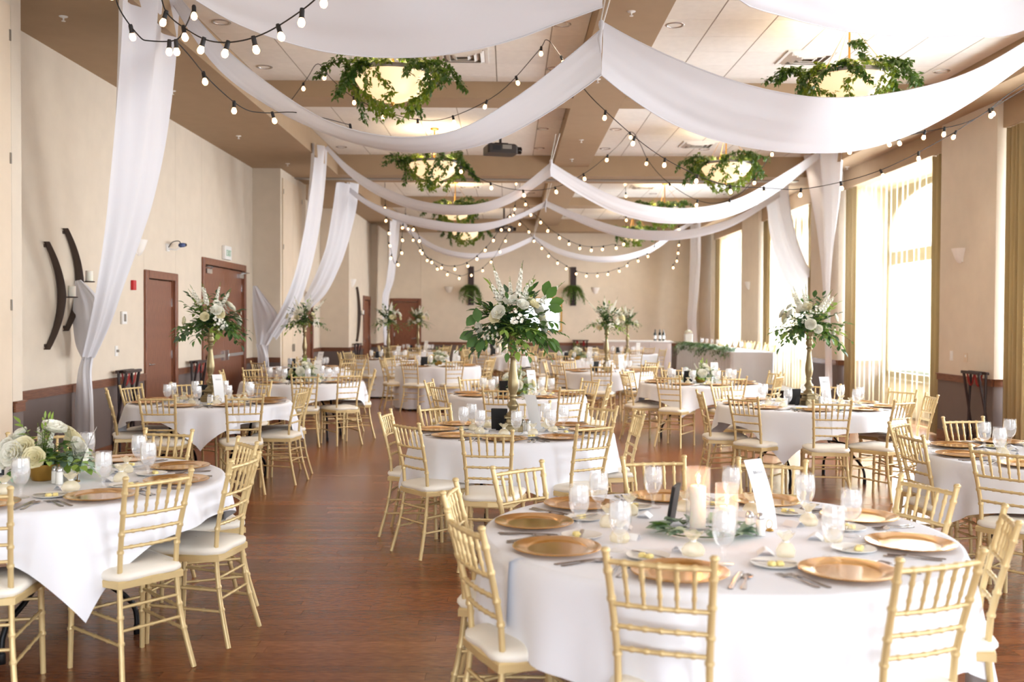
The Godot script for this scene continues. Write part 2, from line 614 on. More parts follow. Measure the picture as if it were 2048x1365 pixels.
func make_goblet() -> Node3D:
	var t := Node3D.new()
	t.name = "water_goblet"
	var b := mb()
	b.lathe([[0.0005, 0.0], [0.036, 0.0], [0.037, 0.003], [0.026, 0.006], [0.009, 0.012], [0.006, 0.02], [0.008, 0.035], [0.011, 0.042], [0.008, 0.05], [0.012, 0.058], [0.024, 0.068], [0.034, 0.085], [0.040, 0.108], [0.0415, 0.13], [0.040, 0.155], [0.0375, 0.186], [0.0368, 0.186], [0.039, 0.155], [0.0405, 0.13], [0.039, 0.108], [0.033, 0.087], [0.023, 0.071], [0.0005, 0.064]], 20)
	part(t, "bowl", b.mesh(), M.glass)
	var w := mb()
	w.lathe([[0.0005, 0.066], [0.022, 0.072], [0.032, 0.088], [0.038, 0.108], [0.0393, 0.13], [0.0385, 0.15], [0.0005, 0.15]], 16)
	part(t, "water", w.mesh(), M.water)
	var i := mb()
	var ip := PackedVector3Array()
	for q in [[0.001, 0.118], [0.022, 0.116], [0.034, 0.122], [0.0375, 0.14], [0.037, 0.158], [0.034, 0.171], [0.022, 0.178], [0.001, 0.174]]:
		for c in 14:
			var a := TAU * c / 14.0
			ip.append(Vector3(cos(a) * q[0], q[1] + 0.005 * sin(3 * a + q[1] * 90.0), sin(a) * q[0]))
	i.grid(ip, 8, 14, true)
	part(t, "ice", i.mesh(), M.ice)
	return t

func charger_mesh() -> Mesh:
	var b := mb()
	b.lathe([[0.162, 0.016], [0.1605, 0.0185], [0.157, 0.0185], [0.118, 0.0125], [0.109, 0.0075], [0.104, 0.0065], [0.0005, 0.0065]], 48)
	b.lathe([[0.0005, 0.0], [0.1, 0.0], [0.106, 0.002], [0.118, 0.008], [0.157, 0.0145], [0.162, 0.016]], 48)
	return b.mesh()

func flat_shape(outline: Array, y0: float, y1: float) -> MB:
	# left and right edges [z, half width, lift]
	var p := PackedVector3Array()
	for q in outline:
		var l: float = q[2] if q.size() > 2 else 0.0
		p.append_array(PackedVector3Array([Vector3(-q[1], y0 + l, q[0]), Vector3(-q[1], y1 + l, q[0]), Vector3(q[1], y1 + l, q[0]), Vector3(q[1], y0 + l, q[0])]))
	var b := mb()
	b.grid(p, outline.size(), 4, true)
	return b

func make_cutlery() -> void:
	var f := flat_shape([[0.095, 0.004], [0.09, 0.009], [0.06, 0.0075], [0.0, 0.0035, 0.004], [-0.03, 0.0035, 0.006], [-0.04, 0.010, 0.004], [-0.055, 0.0125, 0.0], [-0.06, 0.0125, 0.0]], 0.0, 0.002)
	for k in 4:
		f.box(Vector3(-0.0105 + 0.007 * k, 0.0015, -0.079), Vector3(0.0032, 0.002, 0.04))
	SH.fork = f.mesh()
	SH.knife = flat_shape([[0.115, 0.005], [0.11, 0.009], [0.06, 0.007], [0.02, 0.006, 0.001], [0.015, 0.008], [-0.05, 0.0095], [-0.1, 0.0085], [-0.118, 0.001]], 0.0, 0.0025).mesh()
	var s := flat_shape([[0.095, 0.004], [0.09, 0.009], [0.06, 0.0075], [0.0, 0.0035, 0.004], [-0.035, 0.0035, 0.005]], 0.0, 0.002)
	s.lathe([[0.021, 0.006], [0.016, 0.001], [0.0005, 0.0]], 14, Transform3D(Basis.from_scale(Vector3(0.95, 1, 1.5)), Vector3(0, 0, -0.06)))
	SH.spoon = s.mesh()
	SH.spreader = flat_shape([[0.075, 0.003], [0.07, 0.006], [0.02, 0.004], [-0.02, 0.008], [-0.06, 0.008], [-0.075, 0.001]], 0.0, 0.002).mesh()

func make_bread_plate() -> Node3D:
	var t := Node3D.new()
	t.name = "bread_plate"
	var b := mb()
	b.lathe([[0.0005, 0.0], [0.05, 0.0], [0.078, 0.009], [0.08, 0.011], [0.078, 0.012], [0.05, 0.004], [0.0005, 0.004]], 28)
	part(t, "dish", b.mesh(), M.porcelain)
	var u := mb()
	u.bbox(Vector3.ZERO, Vector3(0.024, 0.013, 0.026), 0.004)
	part(t, "butter_pat", u.mesh(), M.butter, xf(-0.016, 0.0115, 0.015, 0.2), "pale yellow butter pat")
	part(t, "butter_pat", u.mesh(), M.butter, xf(0.013, 0.0115, 0.02, -0.3), "pale yellow butter pat")
	return t

func make_favor() -> Node3D:
	var t := Node3D.new()
	t.name = "favor_bag"
	var p := PackedVector3Array()
	var prof := [[0.008, 0.0], [0.032, 0.002], [0.036, 0.02], [0.026, 0.04], [0.009, 0.052], [0.013, 0.062], [0.024, 0.076], [0.031, 0.084]]
	for k in prof.size():
		for c in 18:
			var a := TAU * c / 18.0
			var wave := 1.0 + (0.12 * sin(5 * a + k) if k > 4 else 0.05 * sin(4 * a))
			p.append(Vector3(cos(a) * prof[k][0] * wave * 1.15, prof[k][1] + (0.005 * cos(5 * a) if k > 5 else 0.0), sin(a) * prof[k][0] * wave))
	var b := mb()
	b.grid(p, prof.size(), 18, true)
	part(t, "pouch", b.mesh(), M.organza)
	var r := mb()
	r.lathe([[0.0095, 0.049], [0.0115, 0.0505], [0.0115, 0.0545], [0.0095, 0.056]], 10)
	part(t, "ribbon", r.mesh(), M.paper)
	var g := mb()
	var q := PackedVector3Array()
	for k in 6:
		var z := -0.03 + 0.012 * k
		for x in [-0.036, 0.0, 0.036]:
			q.append(Vector3(x, 0.026 - 0.010 * absf(k - 2.5) + 0.002 * cos(x * 40.0), z))
	g.grid(q, 6, 3)
	part(t, "tag", g.mesh(), M.paper, xf(-0.01, -0.001, -0.07, 0.4), "white folded paper tag")
	return t

func make_menu() -> Node3D:
	var t := Node3D.new()
	t.name = "menu_card"
	var p := PackedVector3Array()
	for k in 13:
		var y := 0.27 * (1.0 - k / 12.0) + 0.004
		var z := -0.085 * pow(y / 0.27, 1.6)
		for c in 4:
			p.append(Vector3(-0.05 + 0.1 * c / 3.0, y, z))
	var b := mb()
	b.grid(p, 13, 4)
	var p2 := PackedVector3Array()
	for k in 13:
		for c in range(3, -1, -1):
			p2.append(p[k * 4 + c] + Vector3(0, 0, -0.0012))
	b.grid(p2, 13, 4)
	part(t, "card", b.mesh(), M.paper)
	var tm := TextMesh.new()
	tm.text = "Menu"
	var sf := SystemFont.new()
	sf.font_names = PackedStringArray(["Droid Serif"])
	sf.font_italic = true
	tm.font = sf
	tm.font_size = 24
	tm.pixel_size = 0.00085
	tm.depth = 0.0006
	part(t, "lettering", tm, M.ink, Transform3D(Basis(Vector3.RIGHT, -0.45), Vector3(0.004, 0.226, -0.062)), "grey script word Menu")
	var h := mb()
	var ring := []
	for k in 17:
		var a := TAU * k / 16.0
		ring.append(Vector3(0.018 * cos(a), 0.026 + 0.018 * sin(a), 0.004))
	h.tube(ring, 0.0015, 5, false)
	h.lathe([[0.0001, 0.0], [0.015, 0.0], [0.017, 0.004], [0.010, 0.009], [0.0001, 0.012]], 10, xf(0, 0, 0.006))
	part(t, "holder", h.mesh(), M.brass, Transform3D.IDENTITY, "small gold wire card holder")
	return t

func make_frame() -> Node3D:
	var t := Node3D.new()
	t.name = "table_number_frame"
	var lean := Transform3D(Basis(Vector3.RIGHT, -0.16), Vector3(0, 0.004, 0))
	var b := mb()
	b.bbox(Vector3(0, 0.08, 0), Vector3(0.125, 0.16, 0.014), 0.004, lean)
	part(t, "frame", b.mesh(), M.black)
	var s := mb()
	s.box(Vector3(0, 0.05, 0.0), Vector3(0.035, 0.1, 0.003), Transform3D(Basis(Vector3.RIGHT, 0.42), Vector3(0, 0.002, 0.045)))
	part(t, "easel_strut", s.mesh(), M.black, Transform3D(Basis(Vector3.UP, PI), Vector3(0, 0, -0.024)))
	part(t, "insert", boxmesh(Vector3(0, 0.08, 0.0075), Vector3(0.1, 0.135, 0.001)), M.paper, lean, "white printed insert")
	return t

func make_shaker() -> Node3D:
	var t := Node3D.new()
	t.name = "shaker"
	var b := mb()
	b.lathe([[0.0005, 0.0], [0.017, 0.0], [0.018, 0.004], [0.0165, 0.06], [0.015, 0.066]], 12)
	part(t, "body", b.mesh(), M.porcelain)
	var c := mb()
	c.lathe([[0.0155, 0.064], [0.0165, 0.068], [0.016, 0.078], [0.010, 0.088], [0.0005, 0.091]], 12)
	part(t, "cap", c.mesh(), M.chrome, Transform3D.IDENTITY, "chrome cap")
	return t

func make_cylinder_vase(h: float, r: float) -> Mesh:
	var b := mb()
	b.lathe([[0.0005, 0.0], [r, 0.0], [r, 0.004], [r, h], [r - 0.003, h], [r - 0.003, 0.012], [0.0005, 0.012]], 28)
	return b.mesh()

func make_pillar(h: float, r: float) -> Node3D:
	var t := Node3D.new()
	t.name = "pillar_candle"
	var b := mb()
	b.lathe([[0.0005, 0.0], [r, 0.0], [r, h - 0.004], [r - 0.004, h], [r * 0.6, h - 0.003], [0.0005, h - 0.006]], 24)
	part(t, "wax", b.mesh(), M.wax)
	var w := mb()
	w.tube([Vector3(0, h - 0.008, 0), Vector3(0.001, h + 0.012, 0)], 0.0012, 5)
	part(t, "wick", w.mesh(), M.black)
	var f := mb()
	f.lathe([[0.0005, 0.0], [0.005, 0.006], [0.0065, 0.014], [0.004, 0.028], [0.0005, 0.042]], 10, xf(0.001, h + 0.006, 0))
	part(t, "flame", f.mesh(), M.flame)
	return t

# ---------------------------------------------------------------- flowers
func petal_cup(b: MB, r: float, h: float, count: int, open: float, turn: float) -> void:
	for k in count:
		var a := turn + TAU * k / count
		var out := Vector3(cos(a), 0, sin(a))
		var side := Vector3(-sin(a), 0, cos(a))
		var p := PackedVector3Array()
		for q in 4:
			var t := q / 3.0
			var c := out * (r * (0.15 + 0.85 * sin(t * 1.57)) + open * t * t) + Vector3(0, h * t * (1.0 - 0.25 * open / maxf(r, 0.001) * t), 0)
			var w: float = r * [0.25, 0.85, 1.0, 0.55][q]
			for s in [-1.0, 0.0, 1.0]:
				p.append(c + side * w * s - out * (0.22 * r * s * s))
		b.grid(p, 4, 3)

func rose_mesh(r: float, seed_: int) -> Mesh:
	rng.seed = seed_
	var b := mb()
	petal_cup(b, r * 0.35, r * 0.95, 3, 0.0, rf(0, 6))
	petal_cup(b, r * 0.6, r * 0.98, 4, r * 0.06, rf(0, 6))
	petal_cup(b, r * 0.82, r * 0.9, 5, r * 0.15, rf(0, 6))
	petal_cup(b, r, r * 0.72, 6, r * 0.3, rf(0, 6))
	return b.mesh()

func blossom(b: MB, at: Vector3, dir: Vector3, r: float) -> void:
	var s := dir.cross(Vector3(0.31, 0.87, 0.2)).normalized()
	var w := dir.cross(s)
	for k in 5:
		var a := TAU * k / 5.0
		var o := s * cos(a) + w * sin(a)
		b.leaf(at, (o + dir * 0.7).normalized(), (dir.cross(o)).normalized(), r * 1.25, r * 1.1, -0.2, false)

func spike_mesh(l: float, r: float, seed_: int) -> Array:
	rng.seed = seed_
	var st := mb()
	st.tube([Vector3.ZERO, Vector3(0, l * 0.5, 0.01), Vector3(0.004, l * 1.05, 0)], [0.0035, 0.003, 0.0012], 5)
	var b := mb()
	var tip := mb()
	var many := int(l / 0.0065)
	for k in many:
		var t := float(k) / many
		var a := k * 2.4
		var y := l * (0.28 + 0.72 * t)
		var size := r * (1.0 - 0.62 * t)
		var d := Vector3(cos(a), 0.25 + 0.3 * t, sin(a)).normalized()
		var at := Vector3(0, y, 0) + Vector3(d.x, 0, d.z) * size * 0.75
		if t < 0.8:
			blossom(b, at, d, size * 0.8)
		else:
			tip.leaf(at * Vector3(0.5, 1, 0.5), (d + Vector3.UP).normalized(), Vector3(-d.z, 0, d.x), size * 1.1, size * 0.7, 0.0, false)
	return [st.mesh(), b.mesh(), tip.mesh()]

func scatter_dir(up_bias: float) -> Vector3:
	var a := rf(0, TAU)
	var y := rf(-0.35, 1.0)
	var h := sqrt(maxf(0.0, 1.0 - y * y))
	return Vector3(cos(a) * h, y * up_bias, sin(a) * h).normalized()

func sprig(b: MB, from: Vector3, dir: Vector3, l: float, leaf_l: float, leaf_w: float, count: int, droop: float, fine: bool, stem: MB) -> void:
	var pts := []
	for k in 5:
		var t := k / 4.0
		pts.append(from + dir * l * t - Vector3(0, droop * l * t * t, 0))
	stem.tube(pts, [0.0028, 0.0024, 0.002, 0.0016, 0.001], 4, false)
	var dense := resample(pts, count + 2)
	for k in range(1, count + 2):
		var t: Vector3 = (dense[k] - dense[k - 1]).normalized()
		var side := t.cross(Vector3.UP)
		side = side.normalized() if side.length() > 0.05 else Vector3.RIGHT
		side = side.rotated(t, rf(-0.7, 0.7))
		var s := 1.0 if k % 2 == 0 else -1.0
		var d := (t * rf(0.5, 0.9) + side * s).normalized()
		if k == count + 1:
			d = t
		var ls := side.cross(d).cross(d).normalized()
		ls = d.cross(Vector3(rf(-0.3, 0.3), 1, rf(-0.3, 0.3))).normalized()
		b.leaf(dense[k], d, ls, leaf_l * rf(0.75, 1.15), leaf_w * rf(0.8, 1.1), rf(0.05, 0.4), fine)

func upto(d: Vector3) -> Basis:
	# a basis whose y axis points along d
	var x := d.cross(Vector3(0.2, 0.3, 1.0)).normalized()
	return Basis(x, d, x.cross(d))

func make_tall_flowers(seed_: int, fine: bool, hero: bool) -> Node3D:
	rng.seed = seed_
	var t := Node3D.new()
	t.name = "tall_flower_arrangement"
	var dark := mb()
	var midg := mb()
	var pale := mb()
	var stems := mb()
	var c := Vector3(0, 0.05, 0)
	for k in (70 if hero else 50 if fine else 32):
		var d := scatter_dir(0.75)
		sprig([dark, dark, midg, midg, pale][k % 5], c, d, rf(0.22, 0.37), rf(0.06, 0.095), rf(0.032, 0.052), 11 if fine else 8, rf(0.1, 0.5) if d.y < 0.4 else 0.05, fine, stems)
	for k in 9:
		var a := TAU * k / 9.0 + rf(-0.2, 0.2)
		sprig(midg, c, Vector3(cos(a), rf(-0.1, 0.35), sin(a)).normalized(), rf(0.36, 0.44), 0.045, 0.02, 13, rf(0.3, 0.6), fine, stems)
	part(t, "dark_foliage", dark.mesh(), M.leaf_dark, Transform3D.IDENTITY, "dark green foliage")
	part(t, "green_foliage", midg.mesh(), M.leaf_mid, Transform3D.IDENTITY, "mid green foliage")
	part(t, "pale_foliage", pale.mesh(), M.leaf_lime, Transform3D.IDENTITY, "yellow-green foliage")
	part(t, "stems", stems.mesh(), M.stem)
	for k in (13 if fine else 10):
		var d := scatter_dir(0.8)
		if k < 6:
			d = Vector3(rf(-0.7, 0.7), rf(0.2, 0.9), rf(0.4, 1.0)).normalized()
		var s := rf(0.85, 1.25)
		part(t, "white_rose", SH.rose[k % 3], M.petal if k % 3 else M.petal_cream, Transform3D(upto(d) * Basis.from_scale(Vector3(s, s, s)), c + d * rf(0.21, 0.29)), "white rose")
	for k in (8 if fine else 6):
		var a := TAU * k / 8.0 + rf(-0.3, 0.3)
		var d := Vector3(cos(a) * rf(0.25, 1.25), 1.0, sin(a) * rf(0.1, 0.8)).normalized()
		var s := rf(0.75, 1.15)
		var at := Transform3D(upto(d) * Basis.from_scale(Vector3(s, s, s)), c + d * 0.14)
		var sp := part(t, "flower_spike", SH.spike[k % 2][1], M.petal, at, "white flower spike")
		part(sp, "stem", SH.spike[k % 2][0], M.stem)
		part(sp, "bud_tip", SH.spike[k % 2][2], M.leaf_lime)
	var clus := mb()
	for k in 5:
		var d := scatter_dir(0.7)
		for q in 14:
			blossom(clus, c + d * rf(0.22, 0.27) + Vector3(rf(-0.045, 0.045), rf(-0.045, 0.045), rf(-0.045, 0.045)), d, 0.013)
	part(t, "small_blossoms", clus.mesh(), M.petal, Transform3D.IDENTITY, "clusters of small white blossoms")
	if hero:
		for q in [[-0.30, 0.06, 0.12, -2.2], [-0.27, 0.10, 0.14, -1.4], [-0.33, -0.06, 0.1, -2.7], [-0.29, -0.10, 0.12, -2.3], [-0.24, -0.12, 0.14, -1.9], [0.27, 0.24, 0.05, 0.9], [0.3, 0.18, 0.06, 0.2], [0.24, 0.27, 0.03, 1.3], [0.29, 0.14, 0.1, -0.3], [0.3, -0.12, 0.1, -1.3]]:
			var lb := mb()
			var d := Vector3(cos(q[3]), sin(q[3]), 0.25).normalized()
			lb.leaf(Vector3.ZERO, d, Vector3(-d.y, d.x, 0.1).normalized(), 0.12, 0.075, 0.15)
			part(t, "large_leaf", lb.mesh(), M.leaf_mid, xf(q[0] + d.x * -0.04, q[1] + 0.05 - d.y * 0.04, q[2]), "broad rounded green leaf")
	return t

func make_low_flowers(seed_: int, fine: bool, scale := 1.0) -> Node3D:
	rng.seed = seed_
	var t := Node3D.new()
	t.name = "low_flower_arrangement"
	var bowl := mb()
	bowl.lathe([[0.0005, 0.0], [0.05, 0.0], [0.055, 0.005], [0.075, 0.05], [0.085, 0.085], [0.08, 0.085], [0.07, 0.05], [0.0005, 0.02]], 20)
	part(t, "bowl", bowl.mesh(), M.brass, Transform3D.IDENTITY, "small gold bowl")
	var dark := mb()
	var pale := mb()
	var midg := mb()
	var stems := mb()
	var c := Vector3(0, 0.09, 0)
	for k in (40 if fine else 24):
		var d := scatter_dir(0.8)
		d.y = absf(d.y) * 0.8 + 0.02
		sprig([dark, midg, pale, pale, midg][k % 5], c, (d * Vector3(scale, 1, scale)).normalized(), rf(0.14, 0.25) * scale, rf(0.045, 0.068), rf(0.026, 0.042), 8, 0.25, fine, stems)
	for k in 6:
		var d := Vector3(rf(-0.6, 0.6), 1.0, rf(-0.5, 0.5)).normalized()
		sprig(midg, c, d, rf(0.2, 0.25), 0.05, 0.012, 9, 0.05, fine, stems)
	part(t, "dark_foliage", dark.mesh(), M.leaf_mid)
	part(t, "grey_green_foliage", pale.mesh(), M.leaf_pale, Transform3D.IDENTITY, "grey-green eucalyptus foliage")
	part(t, "fresh_foliage", midg.mesh(), M.leaf_lime)
	part(t, "stems", stems.mesh(), M.stem)
	for k in (20 if scale > 1.0 else 13 if fine else 10):
		var d := scatter_dir(0.8)
		d.y = absf(d.y) + 0.15
		d = d.normalized()
		var s := rf(0.9, 1.35)
		part(t, "white_rose", SH.rose[k % 3], M.petal if k % 4 else M.petal_cream, Transform3D(upto(d) * Basis.from_scale(Vector3(s, s, s)), c + d * rf(0.11, 0.17) * scale), "white rose")
	for k in 3:
		var d := Vector3(rf(-0.7, 0.7), 1.0, rf(-0.5, 0.5)).normalized()
		var sp := part(t, "flower_spike", SH.spike[1][1], M.petal, Transform3D(upto(d) * Basis.from_scale(Vector3(0.55, 0.55, 0.55)), c + d * 0.06), "white flower spike")
		part(sp, "stem", SH.spike[1][0], M.stem)
		part(sp, "bud_tip", SH.spike[1][2], M.leaf_lime)
	return t

func stand_mesh() -> Array:
	var base := mb()
	for q in [[0.075, 0.0, 0.05], [0.062, 0.05, 0.068], [0.05, 0.068, 0.10], [0.066, 0.10, 0.118]]:
		base.bbox(Vector3(0, (q[1] + q[2]) / 2.0, 0), Vector3(q[0] * 2, q[2] - q[1], q[0] * 2), 0.008)
	var col := mb()
	col.lathe([[0.05, 0.116], [0.052, 0.13], [0.03, 0.15], [0.028, 0.165], [0.042, 0.185], [0.046, 0.2], [0.026, 0.225], [0.023, 0.25], [0.03, 0.258], [0.03, 0.268], [0.024, 0.276], [0.036, 0.31], [0.041, 0.35], [0.038, 0.39], [0.029, 0.45], [0.022, 0.51], [0.02, 0.545], [0.031, 0.553], [0.033, 0.566], [0.022, 0.575], [0.022, 0.585], [0.036, 0.605], [0.037, 0.625], [0.027, 0.645], [0.036, 0.652], [0.037, 0.66], [0.03, 0.668], [0.03, 0.71], [0.06, 0.725], [0.062, 0.735], [0.0005, 0.735]], 24)
	return [base.mesh(), col.mesh()]

# ---------------------------------------------------------------- ceiling and hanging things
func make_ivy(seed_: int) -> Array:
	# vines that lie over the rim of a bowl light and hang around it
	rng.seed = seed_
	var out := []
	for k in 24:
		var a := TAU * k / 24.0 + rf(-0.3, 0.3)
		var o := Vector3(cos(a), 0, sin(a))
		var s := Vector3(-sin(a), 0, cos(a)) * (1.0 if rf(0, 1) < 0.5 else -1.0)
		var rim := o * rf(0.36, 0.46) + Vector3(0, rf(0.04, 0.12), 0)
		var go := (o * rf(0.1, 0.9) + s * rf(0.0, 0.9) + Vector3(0, rf(-0.5, 0.5), 0)).normalized()
		var pts := [o * 0.25 + Vector3(0, 0.1, 0), rim]
		if k % 3 == 0:
			for q in [[0.47, -0.02], [0.42, -0.13], [0.33, -0.22], [0.22, -0.31], [0.2, -0.4]]:
				var tw := s * rf(-0.12, 0.12)
				pts.append(o * q[0] + Vector3(0, q[1], 0) + tw)
		for q in (4 if k % 3 else 0):
			go = (go + Vector3(rf(-0.5, 0.5), rf(-0.75, 0.15), rf(-0.5, 0.5))).normalized()
			var nx: Vector3 = pts[-1] + go * rf(0.07, 0.15)
			var fl := Vector2(nx.x, nx.z)
			if nx.y < 0.05 and fl.length() < 0.45:
				fl = fl.normalized() * 0.46
			pts.append(Vector3(fl.x, minf(nx.y, 0.5), fl.y))
		var b := mb()
		var lime := mb()
		var dense := resample(smooth(pts, 5), 40)
		b.tube(dense, 0.0035, 4, false)
		for q in range(2, 40):
			for h in 4:
				var t: Vector3 = (dense[q] - dense[q - 1]).normalized()
				var d := (t * 0.4 + Vector3(rf(-1, 1), rf(-1.0, 0.5), rf(-1, 1))).normalized()
				var at: Vector3 = dense[q] + Vector3(rf(-0.03, 0.03), rf(-0.03, 0.03), rf(-0.03, 0.03))
				var sd := d.cross(Vector3(rf(-0.5, 0.5), 1, rf(-0.5, 0.5))).normalized()
				var l := rf(0.038, 0.072)
				(lime if k % 3 == 0 else b).leaf(at, d, sd, l, l * 0.62, 0.2, false)
		out.append([b.mesh(), lime.mesh() if lime.v.size() else null])
	return out

func ruled(a: Array, c: Array, nu: int, nv: int, belly: Vector3, ripple: float, seed_: int) -> Mesh:
	# cloth between two edges, with ripples that run along it
	rng.seed = seed_
	var A := resample(smooth(a, 6), nu)
	var C := resample(smooth(c, 6), nu)
	var ph := rf(0, TAU)
	var p := PackedVector3Array()
	for k in nu:
		var t := float(k) / (nu - 1)
		var d: Vector3 = C[k] - A[k]
		var along: Vector3 = (A[mini(k + 1, nu - 1)] - A[maxi(k - 1, 0)]).normalized()
		var nn := along.cross(d.normalized())
		for q in nv:
			var f := float(q) / (nv - 1)
			var w: Vector3 = A[k] + d * f + belly * sin(PI * f) * sin(PI * t)
			var amp := ripple * d.length()
			w += nn * amp * (sin(f * 11.0 + ph + 2.0 * t) + 0.6 * sin(f * 23.0 + 1.7 * ph - 3.0 * t)) * (0.35 + 0.65 * absf(2.0 * t - 1.0))
			p.append(w)
	var b := mb()
	b.grid(p, nu, nv)
	return b.mesh()

func string_light(called: String, pts: Array, gap: float, label: String, size := 1.0) -> void:
	var path := smooth(pts, 6)
	var t := thing(called, label, "string lights", Vector3.ZERO, 0.0, "festoon light strings")
	var cb := mb()
	cb.tube(path, 0.0045 * size, 5)
	part(t, "cable", cb.mesh(), M.cable)
	var total := 0.0
	for k in path.size() - 1:
		total += path[k].distance_to(path[k + 1])
	var many := maxi(2, int(total / gap))
	var at := resample(path, many + 1)
	for k in range(0, many + 1):
		if k == 0 and many > 6:
			continue
		var tilt := Basis.from_euler(Vector3(rf(-0.35, 0.35), rf(0, 6), rf(-0.35, 0.35))) * Basis.from_scale(Vector3(size, size, size))
		var s := part(t, "socket", SH.socket, M.cable, Transform3D(tilt, at[k]))
		part(s, "bulb", SH.bulb, M.bulb)

# ---------------------------------------------------------------- the room
const XL := -4.6
const XR := 5.95
const ZF := -31.0
const ZB := 6.0
var trim_left: Node3D
var base_left: Node3D

func wall_run(parent: Node3D, a: Vector2, c: Vector2, top: float, gaps: Array, trim: Node3D, base: Node3D, rail := true, m: Material = null) -> void:
	# a wall from a to c (x, z); its face is on the left hand when walking from a to c seen from above with z down: the room side
	var l := a.distance_to(c)
	var d := (c - a) / l
	var t := Transform3D(Basis(Vector3(d.x, 0, d.y), Vector3.UP, Vector3(d.x, 0, d.y).cross(Vector3.UP)), Vector3(a.x, 0, a.y))
	var cuts := []
	var at := 0.0
	for g in gaps:
		cuts.append([at, g[0], 0.0])
		cuts.append([g[0], g[1], g[2]])
		at = g[1]
	cuts.append([at, l, 0.0])
	for q in cuts:
		if q[1] - q[0] < 0.01:
			continue
		var mid: float = (q[0] + q[1]) / 2.0
		var w: float = q[1] - q[0]
		part(parent, "wall_panel", boxmesh(Vector3(mid, (q[2] + top) / 2.0, -0.12), Vector3(w - 0.004, top - q[2], 0.24)), m if m else M.wall, t)
		if q[2] == 0.0 and rail:
			part(parent, "wainscot", boxmesh(Vector3(mid, 0.45, 0.003), Vector3(w, 0.82, 0.006)), M.wainscot, t)
			var r := mb()
			r.box(Vector3(mid, 0.85, 0.012), Vector3(w, 0.08, 0.024))
			r.box(Vector3(mid, 0.893, 0.02), Vector3(w, 0.014, 0.04))
			part(trim, "rail", r.mesh(), M.woodh, t)
			var e := mb()
			e.box(Vector3(mid, 0.06, 0.008), Vector3(w, 0.12, 0.016))
			e.box(Vector3(mid, 0.124, 0.006), Vector3(w, 0.008, 0.012))
			part(base, "board", e.mesh(), M.woodh, t)

func door(n: int, t: Transform3D, w: float, h: float, leaves: int, hinge_right: bool) -> void:
	# local x along the wall, z out of it; origin in the middle of the threshold
	var o := struct("door_%d" % n)
	o.transform = t
	var f := mb()
	for s in [-1.0, 1.0]:
		f.bbox(Vector3((w / 2 - 0.05) * s, h / 2, 0.0), Vector3(0.1, h, 0.07), 0.008)
	f.box(Vector3(0, h - 0.05, 0.0), Vector3(w - 0.2, 0.1, 0.07))
	for s in [-1.0, 1.0]:
		f.box(Vector3((w / 2 - 0.115) * s, (h - 0.1) / 2, -0.03), Vector3(0.03, h - 0.1, 0.05))
	part(o, "frame", f.mesh(), M.wood)
	var lw := (w - 0.26) / leaves
	for k in leaves:
		var x := -(w - 0.26) / 2 + lw * (k + 0.5)
		var s := part(o, "leaf", boxmesh(Vector3(0, (h - 0.11) / 2, 0), Vector3(lw - 0.006, h - 0.12, 0.04), 0.003), M.wood, xf(x, 0, -0.035))
		var right := hinge_right if leaves == 1 else k == 1
		var hx := (lw / 2 - 0.012) * (1.0 if right else -1.0)
		for y in [0.28, h * 0.5, h - 0.4]:
			part(s, "hinge", boxmesh(Vector3(hx, y, 0.024), Vector3(0.03, 0.11, 0.012)), M.chrome)
		if leaves == 1:
			var k2 := mb()
			k2.lathe([[0.0001, 0.0], [0.03, 0.0], [0.03, 0.008], [0.011, 0.012], [0.01, 0.045], [0.0001, 0.046]], 14, Transform3D(Basis(Vector3.RIGHT, PI / 2), Vector3(-hx * 0.86, 1.0, 0.02)))
			k2.tube([Vector3(-hx * 0.86, 1.0, 0.058), Vector3(-hx * 0.86 + 0.11 * signf(hx), 1.0, 0.058)], 0.009, 8)
			part(s, "handle", k2.mesh(), M.chrome)
		else:
			var p := mb()
			p.bbox(Vector3(0, 1.0, 0.06), Vector3(lw * 0.8, 0.05, 0.04), 0.008)
			p.box(Vector3(-hx * 0.8, 1.0, 0.04), Vector3(0.05, 0.16, 0.05))
			part(s, "panic_bar", p.mesh(), M.chrome)
			var c := mb()
			c.box(Vector3(hx * 0.7, h - 0.2, 0.045), Vector3(0.26, 0.07, 0.05))
			c.tube([Vector3(hx * 0.6, h - 0.16, 0.07), Vector3(hx * 0.95, h - 0.14, 0.16), Vector3(hx * 0.9, h - 0.13, 0.03)], 0.009, 6)
			part(s, "door_closer", c.mesh(), M.chrome)

